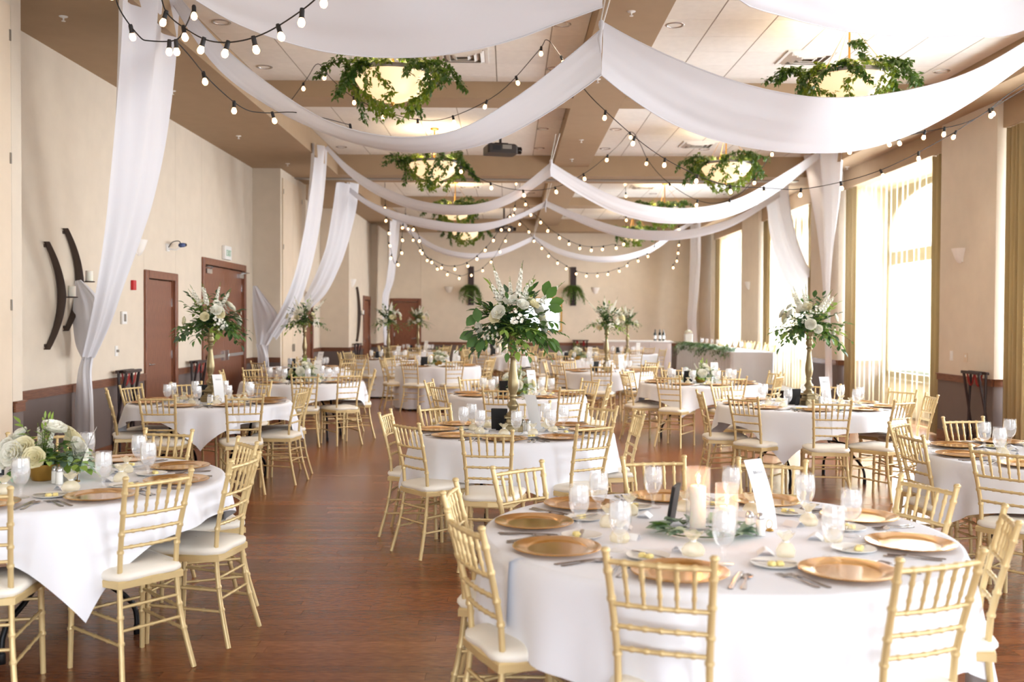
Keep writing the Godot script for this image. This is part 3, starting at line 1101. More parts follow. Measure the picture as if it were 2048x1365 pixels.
func build_room() -> void:
	# floor: boards that run across the hall, laid on a slab
	var fl := struct("floor", span(Vector3(-5.2, -0.3, ZF - 0.4), Vector3(7.2, -0.016, ZB + 0.3)), mat(Color(0.12, 0.08, 0.06), 0.9))
	rng.seed = 41
	var rest := []
	for k in 7:
		rest.append(mb())
	var bw := 0.088
	var rows := int((ZB - ZF) / bw) + 1
	var single := 0
	for r in rows:
		var z := ZB - bw * (r + 0.5)
		var x := -4.85 - rf(0.0, 1.2)
		while x < 6.6:
			var l := rf(0.9, 1.35)
			var x0 := maxf(x, -4.85)
			var x1 := minf(x + l, 6.6)
			if x1 - x0 > 0.05:
				var k := rng.randi_range(0, 6)
				var near := z < -4.2 and z > -8.9 and x1 > -3.3 and x0 < 2.6 and single < 300
				if near:
					single += 1
					var bm := BoxMesh.new()
					bm.size = Vector3(x1 - x0 - 0.0012, 0.016, bw - 0.0012)
					part(fl, "floor_board", bm, M.plank[k], xf((x0 + x1) / 2, -0.008, z))
				else:
					rest[k].quad(Vector3(x0 + 0.0006, 0, z - bw / 2 + 0.0006), Vector3(x1 - 0.0006, 0, z - bw / 2 + 0.0006), Vector3(x1 - 0.0006, 0, z + bw / 2 - 0.0006), Vector3(x0 + 0.0006, 0, z + bw / 2 - 0.0006))
					rest[k].quad(Vector3(x0 + 0.0006, -0.015, z + bw / 2 - 0.0006), Vector3(x0 + 0.0006, 0, z + bw / 2 - 0.0006), Vector3(x1 - 0.0006, 0, z + bw / 2 - 0.0006), Vector3(x1 - 0.0006, -0.015, z + bw / 2 - 0.0006))
			x += l
	for k in 7:
		part(fl, "more_boards", rest[k].mesh(), M.plank[k]).set_meta("kind", "stuff")

	# walls
	trim_left = struct("trim_1")
	base_left = struct("baseboard_left")
	var wl := struct("wall_left")
	part(wl, "outer_wall", span(Vector3(-5.2, 0, ZB + 0.25), Vector3(-4.95, 4.75, ZF - 0.4)), M.wall)
	wall_run(wl, Vector2(-4.1, ZB), Vector2(-4.1, -6.5), 4.75, [], trim_left, base_left)
	wall_run(wl, Vector2(-4.1, -6.5), Vector2(-4.1, -8.25), 4.75, [], trim_left, base_left, false)
	wall_run(wl, Vector2(-4.1, -8.25), Vector2(-4.1, -8.42), 4.75, [], trim_left, base_left)
	wall_run(wl, Vector2(-4.1, -8.42), Vector2(XL, -8.42), 4.75, [], trim_left, base_left)
	wall_run(wl, Vector2(XL, -8.42), Vector2(XL, -17.95), 4.75, [[12.6 - 8.42, 13.8 - 8.42, 2.2], [14.98 - 8.42, 17.38 - 8.42, 2.51]], trim_left, base_left)
	wall_run(wl, Vector2(XL, -17.95), Vector2(-4.1, -17.95), 4.75, [], trim_left, base_left)
	wall_run(wl, Vector2(-4.1, -17.95), Vector2(-4.1, -20.2), 4.75, [], trim_left, base_left, false)
	wall_run(wl, Vector2(-4.1, -20.2), Vector2(XL, -20.2), 4.75, [], trim_left, base_left)
	wall_run(wl, Vector2(XL, -20.2), Vector2(XL, -24.4), 4.75, [[2.25, 3.2, 2.2]], trim_left, base_left)
	wall_run(wl, Vector2(XL, -24.4), Vector2(-3.9, -24.4), 4.75, [], trim_left, base_left)
	wall_run(wl, Vector2(-3.9, -24.4), Vector2(-3.9, -28.3), 4.75, [[2.36, 3.64, 2.22]], trim_left, base_left)
	wall_run(wl, Vector2(-3.9, -28.3), Vector2(-3.75, -28.3), 4.75, [], trim_left, base_left)
	wall_run(wl, Vector2(-3.75, -28.3), Vector2(-3.75, ZF), 4.75, [], trim_left, base_left)
	# tall folding-wall cupboards in the two piers
	for q in [[-18.05, -19.7], [-6.55, -8.2]]:
		for k in 2:
			var z0: float = q[0] + (q[1] - q[0]) * k / 2.0
			var z1: float = q[0] + (q[1] - q[0]) * (k + 1) / 2.0
			var cd := part(wl, "cupboard_door", boxmesh(Vector3(-4.09, 2.12, (z0 + z1) / 2), Vector3(0.03, 4.05, absf(z1 - z0) - 0.012), 0.004), M.panel, Transform3D.IDENTITY, "tall cream cupboard door")
			for y in [0.5, 1.7, 2.9, 3.9]:
				part(cd, "hinge", boxmesh(Vector3(-4.07, y, z1 + 0.02 if k == 1 else z0 - 0.02), Vector3(0.012, 0.09, 0.016)), M.steel)
			part(cd, "pull", boxmesh(Vector3(-4.06, 1.05, z1 + 0.06 if k == 0 else z0 - 0.06), Vector3(0.02, 0.14, 0.014)), M.steel)
	var wf := struct("wall_back")
	part(wf, "outer_wall", span(Vector3(-5.2, 0, ZF - 0.4), Vector3(7.0, 4.75, ZF - 0.28)), M.wall)
	var trim_far := struct("trim_2")
	var base_far := struct("baseboard_back")
	wall_run(wf, Vector2(-3.75, ZF), Vector2(7.0, ZF), 4.75, [[0.09, 1.03, 2.24]], trim_far, base_far)
	var wr := struct("wall_right")
	var trim_right := struct("trim_3")
	var base_right := struct("baseboard_right")
	var piers := [[5.4, 3.8], [-0.6, -2.2], [-6.4, -7.95], [-12.16, -13.72], [-17.95, -19.6], [-23.7, -25.4], [-29.2, -31.0]]
	for q in piers:
		wall_run(wr, Vector2(6.75, q[1]), Vector2(XR, q[1]), 4.3, [], trim_right, base_right)
		wall_run(wr, Vector2(XR, q[1]), Vector2(XR, q[0]), 4.3, [], trim_right, base_right)
		wall_run(wr, Vector2(XR, q[0]), Vector2(6.75, q[0]), 4.3, [], trim_right, base_right)
	part(wr, "outer_wall", span(Vector3(6.75, 0, ZB), Vector3(6.95, 0.62, ZF)), M.wall)
	part(wr, "outer_wall", span(Vector3(6.75, 3.95, ZB), Vector3(6.95, 4.75, ZF)), M.wall)
	for q in piers:
		part(wr, "outer_wall", span(Vector3(6.76, 0.62, q[0] - 0.002), Vector3(6.94, 3.95, q[1] + 0.002)), M.wall)
	part(wr, "header", span(Vector3(6.02, 3.97, ZB), Vector3(6.745, 4.299, ZF)), M.beam)
	# the end of the hall behind the camera, with its glazed front
	var wb := struct("wall_front")
	for q in [[-5.0, -3.7], [-0.4, 0.2], [3.5, 6.95]]:
		part(wb, "wall_panel", span(Vector3(q[0], 0, ZB), Vector3(q[1], 4.75, ZB + 0.25)), M.wall)
	part(wb, "wall_panel", span(Vector3(-5.0, 3.3, ZB), Vector3(6.95, 4.75, ZB + 0.25)), M.wall)
	for q in [[-3.7, -0.4], [0.2, 3.5]]:
		window(Transform3D(Basis(Vector3.UP, PI), Vector3((q[0] + q[1]) / 2, 0, ZB + 0.1)), 3.3, 0.05, 3.3, 2.3, false)
	# windows of the right wall
	for k in piers.size() - 1:
		var z0: float = piers[k][1]
		var z1: float = piers[k + 1][0]
		window(Transform3D(Basis(Vector3.UP, -PI / 2), Vector3(6.85, 0, (z0 + z1) / 2)), absf(z1 - z0), 0.62, 3.95, 2.72, true)
	struct("ground", span(Vector3(6.95, -0.4, ZB + 14), Vector3(30, -0.3, ZF - 8)), M.lawn)
	struct("ground", span(Vector3(-8, -0.4, ZB + 0.25), Vector3(6.95, -0.3, ZB + 14)), M.lawn)

	# ceiling: slab, soffits, beams, tiles in a grid
	var ce := struct("ceiling", span(Vector3(-5.2, 4.74, ZF - 0.4), Vector3(7.2, 5.0, ZB + 0.3)), M.slab)
	part(ce, "soffit", span(Vector3(-4.9, 4.3, ZB), Vector3(-3.2, 4.74, ZF)), M.beam)
	part(ce, "soffit", span(Vector3(5.55, 4.3, ZB), Vector3(6.95, 4.74, ZF)), M.beam)
	part(ce, "soffit", span(Vector3(-3.199, 4.302, -30.4), Vector3(5.55, 4.74, ZF)), M.beam)
	part(ce, "beam", span(Vector3(0.83, 4.47, ZB), Vector3(1.49, 4.74, -30.4)), M.beam)
	for q in [[-1.2, -1.8], [-7.2, -7.8], [-12.94, -13.55], [-25.0, -25.65]]:
		part(ce, "beam", span(Vector3(-3.2, 4.47, q[0]), Vector3(0.829, 4.74, q[1])), M.beam)
		part(ce, "beam", span(Vector3(1.491, 4.47, q[0]), Vector3(5.55, 4.74, q[1])), M.beam)
	part(ce, "beam", span(Vector3(-3.199, 4.301, -18.7), Vector3(5.55, 4.74, -19.7)), M.beam)
	part(ce, "folding_wall_track", span(Vector3(-4.1, 4.28, -19.1), Vector3(5.55, 4.302, -19.3)), M.steel)
	rng.seed = 8
	for bay in [[-7.8, -12.94, true], [-13.55, -18.7, true], [-19.7, -25.0, false], [-25.65, -30.4, false], [-1.8, -7.2, false], [6.0, -1.2, false]]:
		var joined := [mb(), mb(), mb()]
		var bars := mb()
		for side in [[-3.2, 0.83], [1.49, 5.55]]:
			var x0: float = side[0]
			var n := ceili((side[1] - x0) / 0.608)
			var m := ceili((bay[0] - bay[1]) / 0.608)
			for i in n:
				for j in m:
					var a := Vector3(x0 + 0.608 * i, 4.68, bay[0] - 0.608 * j)
					var c := Vector3(minf(a.x + 0.608, side[1]), 4.7, maxf(a.z - 0.608, bay[1]))
					if c.x - a.x < 0.03 or a.z - c.z < 0.03:
						continue
					var k := rng.randi_range(0, 2)
					var mid := (a + c) / 2.0
					var s := Vector3(c.x - a.x - 0.014, 0.02, a.z - c.z - 0.005)
					if bay[2] and a.z < -9.0:
						part(ce, "ceiling_tile", boxmesh(mid, s), M.tile[k])
					else:
						joined[k].box(mid, s)
				bars.box(Vector3(x0 + 0.608 * i, 4.688, (bay[0] + bay[1]) / 2.0), Vector3(0.012, 0.012, bay[0] - bay[1]))
		for k in 3:
			if joined[k].v.size():
				part(ce, "more_ceiling_tiles", joined[k].mesh(), M.tile[k]).set_meta("kind", "stuff")
		part(ce, "grid_bars", bars.mesh(), M.tbar)

	# doors
	door(1, Transform3D(Basis(Vector3.UP, PI / 2), Vector3(XL, 0, -13.2)), 1.22, 2.21, 1, true)
	door(2, Transform3D(Basis(Vector3.UP, PI / 2), Vector3(XL, 0, -16.18)), 2.44, 2.52, 2, true)
	door(3, Transform3D(Basis(Vector3.UP, PI / 2), Vector3(XL, 0, -22.92)), 0.98, 2.21, 1, true)
	door(4, Transform3D(Basis(Vector3.UP, PI / 2), Vector3(-3.9, 0, -27.4)), 1.3, 2.23, 1, true)
	door(5, Transform3D(Basis.IDENTITY, Vector3(-3.19, 0, ZF)), 0.98, 2.25, 1, false)

var windows := 0
func window(t: Transform3D, w: float, sill: float, head: float, transom: float, arched: bool) -> void:
	windows += 1
	var o := struct("window_%d" % windows)
	o.transform = t
	var f := mb()
	var h := head - sill
	for x in [-w / 2 + 0.06, 0.0, w / 2 - 0.06]:
		f.box(Vector3(x, (sill + head) / 2, 0), Vector3(0.14 if x == 0.0 else 0.12, h, 0.09))
	for y in [sill + 0.05, head - 0.05]:
		f.box(Vector3(0, y, 0), Vector3(w, 0.1, 0.085))
	f.box(Vector3(0, transom, 0), Vector3(w, 0.22, 0.1))
	part(o, "frame", f.mesh(), M.frame)
	if arched:
		# spandrels that turn the head of the upper lights into one arch
		var sp := mb()
		var r0 := w / 2 - 0.1
		for k in 16:
			var a0 := PI * k / 16.0
			var a1 := PI * (k + 1) / 16.0
			var p0 := Vector3(cos(a0) * r0, head - 0.75 + sin(a0) * 0.65, 0.035)
			var p1 := Vector3(cos(a1) * r0, head - 0.75 + sin(a1) * 0.65, 0.035)
			sp.quad(p0, p1, Vector3(p1.x, head, 0.035), Vector3(p0.x, head, 0.035))
			sp.quad(p1, p0, p0 - Vector3(0, 0, 0.07), p1 - Vector3(0, 0, 0.07))
		part(o, "arch_spandrel", sp.mesh(), M.frame)
	for s in [-1.0, 1.0]:
		part(o, "pane", boxmesh(Vector3(s * w / 4, (sill + transom) / 2, -0.01), Vector3(w / 2 - 0.16, transom - sill - 0.3, 0.004)), M.winglass)
		part(o, "pane", boxmesh(Vector3(s * w / 4, (transom + head) / 2, -0.01), Vector3(w / 2 - 0.16, head - transom - 0.2, 0.004)), M.winglass)
	part(o, "sill", boxmesh(Vector3(0, sill - 0.015, 0.08), Vector3(w, 0.03, 0.2)), M.frame)

func pleats(w: float, y0: float, y1: float, folds: float, amp: float, gather := 0.0, seed_ := 1) -> Mesh:
	rng.seed = seed_
	var cols := int(folds * 8) + 1
	var ph := rf(0, 6)
	var p := PackedVector3Array()
	for r in 7:
		var t := r / 6.0
		var y := lerpf(y1, y0, t)
		var sq := 1.0 - gather * (1.0 - absf(t - 0.55) * 1.6)
		for c in cols:
			var u := float(c) / (cols - 1)
			var a := u * folds * TAU
			p.append(Vector3((u - 0.5) * w * sq + 0.012 * sin(a * 0.5 + ph), y, amp * (sin(a + 0.5 * sin(3.1 * u + ph)) + 0.3 * sin(a * 0.37 + ph + t))))
	var b := mb()
	b.grid(p, 7, cols)
	return b.mesh()

func build_curtains() -> void:
	var bays := [[-2.2, -6.4, "bay beside the camera"], [-7.95, -12.16, "bay at the right edge"], [-13.72, -17.95, "wide bay beside the sconce pier"], [-19.6, -23.7, "second bay behind the hanging drapes"], [-25.4, -29.2, "farthest bay"]]
	for k in bays.size():
		var z0: float = bays[k][0]
		var z1: float = bays[k][1]
		var w := z0 - z1
		var t := -PI / 2
		solo("sheer_curtain", pleats(w - 0.2, 0.03, 3.965, w * 4.2, 0.03, 0.0, 50 + k), M.sheer, "pale gold sheer curtain across the window in the %s" % bays[k][2], "curtain", Vector3(6.24, 0, (z0 + z1) / 2), t, "sheer window curtains")
		var names := ["far", "near"]
		for s in 2:
			var z := z1 + 0.28 if s == 0 else z0 - 0.28
			solo("side_drape", pleats(0.5, 0.02, 3.965, 5.0, 0.04, 0.0, 80 + k * 2 + s), M.gold_drape, "gold-brown side drape at the %s edge of the %s" % [names[s], bays[k][2]], "drape", Vector3(6.085, 0, z), t, "gold-brown side drapes")
	# glazed front behind the camera

func area(called: String, at: Vector3, turn: float, size: Vector2, energy: float, color: Color) -> void:
	var l := AreaLight3D.new()
	l.name = called
	l.area_size = size
	l.area_normalize_energy = false
	l.light_energy = energy
	l.light_color = color
	l.shadow_enabled = true
	l.area_range = 60.0
	l.position = at
	l.rotation.y = turn
	add_child(l)

func omni(parent: Node, called: String, at: Vector3, energy: float, color: Color, size: float) -> void:
	var l := OmniLight3D.new()
	l.name = called
	l.light_energy = energy
	l.light_color = color
	l.light_size = size
	l.omni_range = 40.0
	l.omni_attenuation = 2.0
	l.shadow_enabled = true
	l.position = at
	parent.add_child(l, true)

# ---------------------------------------------------------------- tables
# name, centre x, z, radius, turn of the square cloth, least and most drop, centrepiece, detail
const HOURS := ["", "one", "two", "three", "four", "five", "six", "seven", "eight", "nine", "ten", "eleven", "twelve"]
var chair_full: Node3D
var chair_far: Node3D
var goblet: Node3D
var bread: Node3D
var favor: Node3D
var first := {}

func place(key: String, proto: Node3D, label: String, category: String, group: String, at: Vector3, turn: float) -> Node3D:
	var c: Node3D = proto.duplicate()
	return tag(c, key, label, category, at, turn, group)

func flat(key: String, m: Mesh, mt: Material, label: String, category: String, group: String, at: Vector3, turn: float) -> void:
	solo(key, m, mt, label, category, at, turn, group)

func seat_setting(T: Dictionary, ch: Array, full: int) -> void:
	var c := Vector3(T.x, 0.766, T.z)
	var u := Vector3(sin(ch[4]), 0, cos(ch[4]))
	var right := (-u).cross(Vector3.UP)
	var turn := atan2(u.x, u.z)
	var where: String = "at %s o'clock of the %s" % [HOURS[ch[3]], T.name]
	var R: float = T.R
	var cc := c + u * (R - (0.19 if R > 0.85 else 0.175))
	var big := R > 0.85
	rng.seed = int(absf(ch[0]) * 1000) + int(absf(ch[1]) * 77)
	flat("charger_plate", SH.charger, M.charger, "gold charger plate " + where, "plate", "gold charger plates", cc, turn)
	var g := cc - u * rf(0.19, 0.21) + right * (rf(0.09, 0.12) if big else rf(0.05, 0.065))
	if full == 0:
		place("water_goblet", SH.far_goblet, "ice water goblet " + where, "glass", "water goblets", g, rf(0, 6))
		flat("favor_tag", SH.far_tag, M.paper, "white favor card " + where, "card", "favor cards", cc - u * rf(0.22, 0.27) - right * 0.05, turn + rf(-0.5, 0.5))
		return
	place("water_goblet", goblet, "stemmed goblet of ice water " + where, "glass", "water goblets", g, rf(0, 6))
	place("favor_bag", favor, "cream organza favor bag with white tag " + where, "favor bag", "organza favor bags", cc - u * (rf(0.27, 0.3) if big else 0.275) - right * (rf(0.0, 0.03) if big else 0.035), turn + rf(-0.6, 0.6))
	var bp := cc - u * (rf(0.19, 0.2) if big else 0.2) - right * (0.15 if big else 0.118)
	place("bread_plate", bread, "white bread plate with butter pats " + where, "plate", "bread plates", bp, turn + rf(-0.3, 0.3))
	flat("butter_knife", SH.spreader, M.silver, "butter knife on the bread plate " + where, "knife", "butter knives", bp + Vector3(0, 0.0125, 0), turn + 1.0 + rf(-0.2, 0.2))
	for k in 2:
		flat("dinner_fork", SH.fork, M.silver, "silver %s fork %s" % [["inner", "outer"][k], where], "fork", "silver forks", cc - right * (0.181 + 0.031 * k) + u * 0.015 * (1 - k), turn + rf(-0.03, 0.03))
	flat("dinner_knife", SH.knife, M.silver, "silver dinner knife " + where, "knife", "silver knives", cc + right * 0.182, turn + rf(-0.05, 0.05))
	flat("dinner_spoon", SH.spoon, M.silver, "silver spoon " + where, "spoon", "silver spoons", cc + right * 0.213 + u * 0.01, turn + rf(-0.06, 0.06))

func build_table(T: Dictionary) -> void:
	var full: int = T.full
	var tm := make_table(T.R)
	var t := thing("round_table", "round folding table with black steel legs under the cloth, %s" % T.name, "table", Vector3(T.x, 0, T.z), T.rot + 0.6, "round banquet tables")
	part(t, "tabletop", tm[0], M.woodh)
	if T.dmin < 0.65:
		part(t, "leg_frame", tm[1], M.blacksteel, Transform3D.IDENTITY, "black steel folding leg pair")
		part(t, "leg_frame", tm[2], M.blacksteel, Transform3D.IDENTITY, "black steel folding leg pair")
	solo("tablecloth", cloth_mesh(T.R, T.rot, T.dmin, T.dmax, int(T.x * 100 + T.z * 37) + 5000), M.cloth, "white tablecloth draped over the %s" % T.name, "tablecloth", Vector3(T.x, 0, T.z), 0.0, "white tablecloths")
	for ch in T.chairs:
		var proto := chair_full if full > 0 else chair_far
		place("banquet_chair", proto, "gold chair with ivory seat at %s o'clock of the %s" % [HOURS[ch[3]], T.name], "chair", "gold banquet chairs", Vector3(ch[0], 0, ch[1]), deg_to_rad(ch[2]))
		seat_setting(T, ch, full)
	var c := Vector3(T.x, 0.766, T.z)
	if T.kind == "tall":
		var s := thing("flower_stand", "tall antique gold pedestal stand on the %s" % T.name, "stand", c, 0.1 * T.x, "tall flower stands")
		part(s, "base", SH.stand[0], M.antique)
		part(s, "column", SH.stand[1], M.antique)
		var fl: Node3D = SH.tall_hero if T.name == "central tall-vase table" else SH.tall[int(absf(T.z)) % 2] if full > 0 else SH.tall_far
		place("tall_flower_arrangement", fl, "tall white and green flower arrangement above the %s" % T.name, "flowers", "tall flower arrangements", c + Vector3(0, 0.735, 0), T.x * 1.7 if T.name != "central tall-vase table" else 0.0)
	elif T.kind == "low":
		var off := Vector3(T.get("fx", 0.0), 0, T.get("fz", 0.0))
		place("low_flower_arrangement", SH.low_hero if T.name == "front left flower table" else SH.low if full > 0 else SH.low_far, "low white rose centrepiece on the %s" % T.name, "flowers", "low flower arrangements", c + off, T.z)
	# menu card, table number and shakers
	place("menu_card", SH.menu, "tall curved white menu card on the %s" % T.name, "card", "menu cards", c + Vector3(T.mx, 0, T.mz), T.mturn)
	place("table_number_frame", SH.frame, "small black table number frame on the %s" % T.name, "frame", "table number frames", c + Vector3(T.nx, 0, T.nz), T.nturn)
	if full > 0:
		place("shaker", SH.shaker, "salt shaker with chrome cap on the %s" % T.name, "shaker", "salt and pepper shakers", c + Vector3(T.mx - 0.09, 0, T.mz + 0.06), 0)
		place("pepper_shaker", SH.shaker, "pepper shaker with chrome cap on the %s" % T.name, "shaker", "salt and pepper shakers", c + Vector3(T.mx - 0.055, 0, T.mz + 0.09), 0)

func candle_set(T: Dictionary, spots: Array, lit: bool) -> void:
	var c := Vector3(T.x, 0.766, T.z)
	var sizes := ["tall", "short"]
	for k in spots.size():
		var q: Array = spots[k]
		var at := c + Vector3(q[0], 0, q[1])
		solo("cylinder_vase", make_cylinder_vase(q[2], q[3]), M.glass, "clear glass cylinder around the %s candle on the %s" % [sizes[k], T.name], "vase", at, 0.0, "glass candle cylinders")
		var p := make_pillar(q[4], q[3] * 0.66)
		tag(p, "pillar_candle", "%s white pillar candle burning on the %s" % [sizes[k], T.name], "candle", at + Vector3(0, 0.0125, 0), 0.0, "white pillar candles")
		if lit:
			omni(p, "candle_light", Vector3(0, q[4] + 0.025, 0), 0.012, Color(1.0, 0.65, 0.35), 0.01)

func eucalyptus(T: Dictionary, off: Vector3, called: String) -> void:
	rng.seed = 300
	var c := Vector3(T.x, 0.767, T.z) + off
	var t := thing("eucalyptus_wreath", "wreath of grey-green eucalyptus leaves around the candles of the %s" % T.name, "greenery", c)
	var st := mb()
	var ring := []
	for k in 25:
		var a := TAU * k / 24.0
		ring.append(Vector3(cos(a) * 0.145, 0.006, sin(a) * 0.10))
	st.tube(ring, 0.003, 5, false)
	part(t, "stem", st.mesh(), M.stem)
	for k in 54:
		var a := TAU * k / 58.0 * 2.0 + rf(-0.1, 0.1)
		var o := Vector3(cos(a), rf(0.05, 0.5), sin(a)).normalized()
		var tg := Vector3(-sin(a), 0, cos(a)) * rf(-0.9, 0.9)
		var d := (o * rf(0.4, 1.0) + tg).normalized()
		var b := mb()
		var l := rf(0.05, 0.085)
		b.leaf(Vector3.ZERO, d, d.cross(Vector3(rf(-0.3, 0.3), 1, rf(-0.3, 0.3))).normalized(), l, l * 0.72, rf(0.1, 0.35))
		part(t, "leaf", b.mesh(), M.leaf_pale if k % 7 else M.leaf_mid, xf(cos(a) * 0.145, 0.012 + rf(0.0, 0.02), sin(a) * 0.10))

# ---------------------------------------------------------------- hanging and wall things
func pendant(at: Vector3, where: String, k: int) -> void:
	var t := thing("bowl_pendant", "frosted glass bowl pendant light in the %s" % where, "pendant light", at, 0.0, "bowl pendant lights")
	var b := mb()
	b.lathe([[0.0005, -0.25], [0.12, -0.235], [0.24, -0.185], [0.33, -0.11], [0.39, -0.02], [0.41, 0.03]], 36)
	part(t, "bowl", b.mesh(), M.bowl)
	var r := mb()
	r.lathe([[0.405, 0.02], [0.425, 0.02], [0.425, 0.06], [0.405, 0.06], [0.405, 0.02]], 36)
	part(t, "rim", r.mesh(), M.steel)
	var s := mb()
	s.lathe([[0.012, 0.58], [0.012, -0.24], [0.02, -0.25], [0.02, -0.27], [0.0005, -0.29]], 10)
	s.lathe([[0.07, 0.595], [0.07, 0.575], [0.0005, 0.56]], 16)
	part(t, "stem", s.mesh(), M.brass)
	for q in 3:
		var a := TAU * q / 3.0 + 0.4
		var c := mb()
		c.tube([Vector3(cos(a) * 0.03, 0.55, sin(a) * 0.03), Vector3(cos(a) * 0.41, 0.05, sin(a) * 0.41)], 0.003, 5)
		part(t, "cable", c.mesh(), M.brass)
	var up := AreaLight3D.new()
	up.name = "pendant_light"
	up.area_size = Vector2(0.55, 0.55)
	up.light_energy = 1.6
	up.light_color = Color(1.0, 0.86, 0.70)
	up.shadow_enabled = true
	up.area_range = 40.0
	up.rotation.x = PI / 2
	up.position = Vector3(0, 0.04, 0)
	t.add_child(up)
	var g := thing("ivy_garland", "ivy garland wound over the bowl pendant light in the %s" % where, "ivy", at + Vector3(0, 0.03, 0), k * 1.1, "ivy garlands")
	for vn in SH.ivy[k % 2]:
		var p := part(g, "vine", vn[0], M.ivy)
		if vn[1]:
			part(p, "young_leaves", vn[1], M.ivy_lime)

func sconce(at: Vector3, turn: float, where: String) -> void:
	var p := PackedVector3Array()
	for r in 7:
		var f := r / 6.0
		for c in 9:
			var a := PI * c / 8.0
			var w := 0.14 * sqrt(0.02 + 0.98 * f)
			p.append(Vector3(cos(a) * w, 0.2 * f - 0.1, sin(a) * w * 0.8))
	var b := mb()
	b.grid(p, 7, 9)
	var t := thing("wall_sconce", "white half-bowl plaster wall sconce %s" % where, "sconce", at, turn, "half-bowl wall sconces")
	part(t, "shade", b.mesh(), M.sconce)
	part(t, "back_plate", boxmesh(Vector3(0, -0.01, 0.006), Vector3(0.16, 0.14, 0.012)), M.sconce)

func arc_sconce(at: Vector3, top: float, h: float, where: String) -> void:
	# a bowed iron strip that stands off the left wall and carries one candle
	var t := thing("iron_candle_sconce", "bowed dark iron wall sconce holding a candle, %s" % where, "sconce", at, PI / 2, "bowed iron sconces")
	var p := PackedVector3Array()
	var rows := 21
	for k in rows:
		var f := float(k) / (rows - 1)
		var y := top - h * f
		var x := 0.30 * (1.0 - pow(2.0 * f - 1.0, 2.0))
		var w := 0.011
		var e := 0.09 - 0.03 * absf(2.0 * f - 1.0)
		p.append_array(PackedVector3Array([Vector3(x - w, y, e), Vector3(x - w, y, 0.008), Vector3(x + w, y, 0.008), Vector3(x + w, y, e)]))
	var b := mb()
	b.grid(p, rows, 4, true)
	for y in [top - 0.04, top - h + 0.04]:
		b.box(Vector3(0.02, y, 0.006), Vector3(0.03, 0.03, 0.012))
	part(t, "strip", b.mesh(), M.iron)
	var c := mb()
	var my := top - h * 0.5
	c.lathe([[0.0005, -0.012], [0.055, -0.012], [0.06, -0.006], [0.055, 0.0], [0.0005, 0.0]], 16, xf(0.37, my, 0.12))
	c.box(Vector3(0.33, my - 0.008, 0.075), Vector3(0.1, 0.012, 0.05))
	part(t, "candle_plate", c.mesh(), M.iron)
	var w := mb()
	w.lathe([[0.0005, 0.0], [0.038, 0.0], [0.038, 0.105], [0.034, 0.11], [0.0005, 0.107]], 16, xf(0.37, my + 0.0005, 0.12))
	part(t, "candle", w.mesh(), M.wax, Transform3D.IDENTITY, "ivory pillar candle")

func tray_stand(at: Vector3, turn: float, where: String) -> void:
	var t := thing("tray_stand", "folded dark wood tray stand with red straps %s" % where, "tray stand", at, turn, "folded tray stands")
	for s in [-1.0, 1.0]:
		var f := mb()
		for x in [-0.2, 0.2]:
			f.tube([Vector3(x * 1.15, 0.0, 0.02 + 0.05 * s), Vector3(x, 0.96, 0.09 - 0.045 * s)], [0.014, 0.018], 6)
		f.bbox(Vector3(0, 0.97, 0.09 - 0.045 * s), Vector3(0.5, 0.035, 0.04), 0.008)
		f.box(Vector3(0, 0.22, 0.035 + 0.028 * s), Vector3(0.43, 0.03, 0.015))
		part(t, "leg_frame", f.mesh(), M.darkwood)
	for x in [-0.1, 0.1]:
		var p := PackedVector3Array()
		for k in 7:
			var f := k / 6.0
			for q in [-0.025, 0.025]:
				p.append(Vector3(x + q, 0.96 - 0.16 * sin(PI * f), 0.135 - 0.09 * f))
		var b := mb()
		b.grid(p, 7, 2)
		part(t, "strap", b.mesh(), M.redstrap, Transform3D.IDENTITY, "red webbing strap")

func downlight(at: Vector3, where: String) -> void:
	var t := thing("recessed_downlight", "round recessed ceiling downlight %s" % where, "downlight", at, 0.0, "recessed downlights")
	var b := mb()
	b.lathe([[0.08, 0.018], [0.07, -0.001], [0.085, -0.007], [0.1, -0.004], [0.102, 0.0]], 20)
	part(t, "trim_ring", b.mesh(), M.chrome)
	var c := mb()
	c.lathe([[0.078, 0.012], [0.045, 0.006], [0.0005, 0.004]], 16)
	part(t, "lamp", c.mesh(), M.can)
	var l := SpotLight3D.new()
	l.name = "downlight_beam"
	l.light_energy = 1.3
	l.light_color = Color(1.0, 0.92, 0.82)
	l.light_size = 0.07
	l.spot_angle = 27.0 if at.x < -2.5 or at.x > 5.0 else 46.0 if at.x > 0.3 and at.x < 2.0 else 58.0
	l.spot_angle_attenuation = 0.6
	l.spot_range = 30.0
	l.spot_attenuation = 2.0
	l.shadow_enabled = true
	l.rotation.x = -PI / 2
	l.position = Vector3(0, -0.012, 0)
	t.add_child(l)

func sprinkler(at: Vector3, where: String) -> void:
	var b := mb()
	b.lathe([[0.0005, -0.045], [0.018, -0.044], [0.018, -0.04], [0.006, -0.036], [0.008, -0.01], [0.035, -0.006], [0.04, 0.0]], 14)
	solo("sprinkler_head", b.mesh(), M.white, "small white fire sprinkler head %s" % where, "sprinkler", at, 0.0, "fire sprinkler heads")

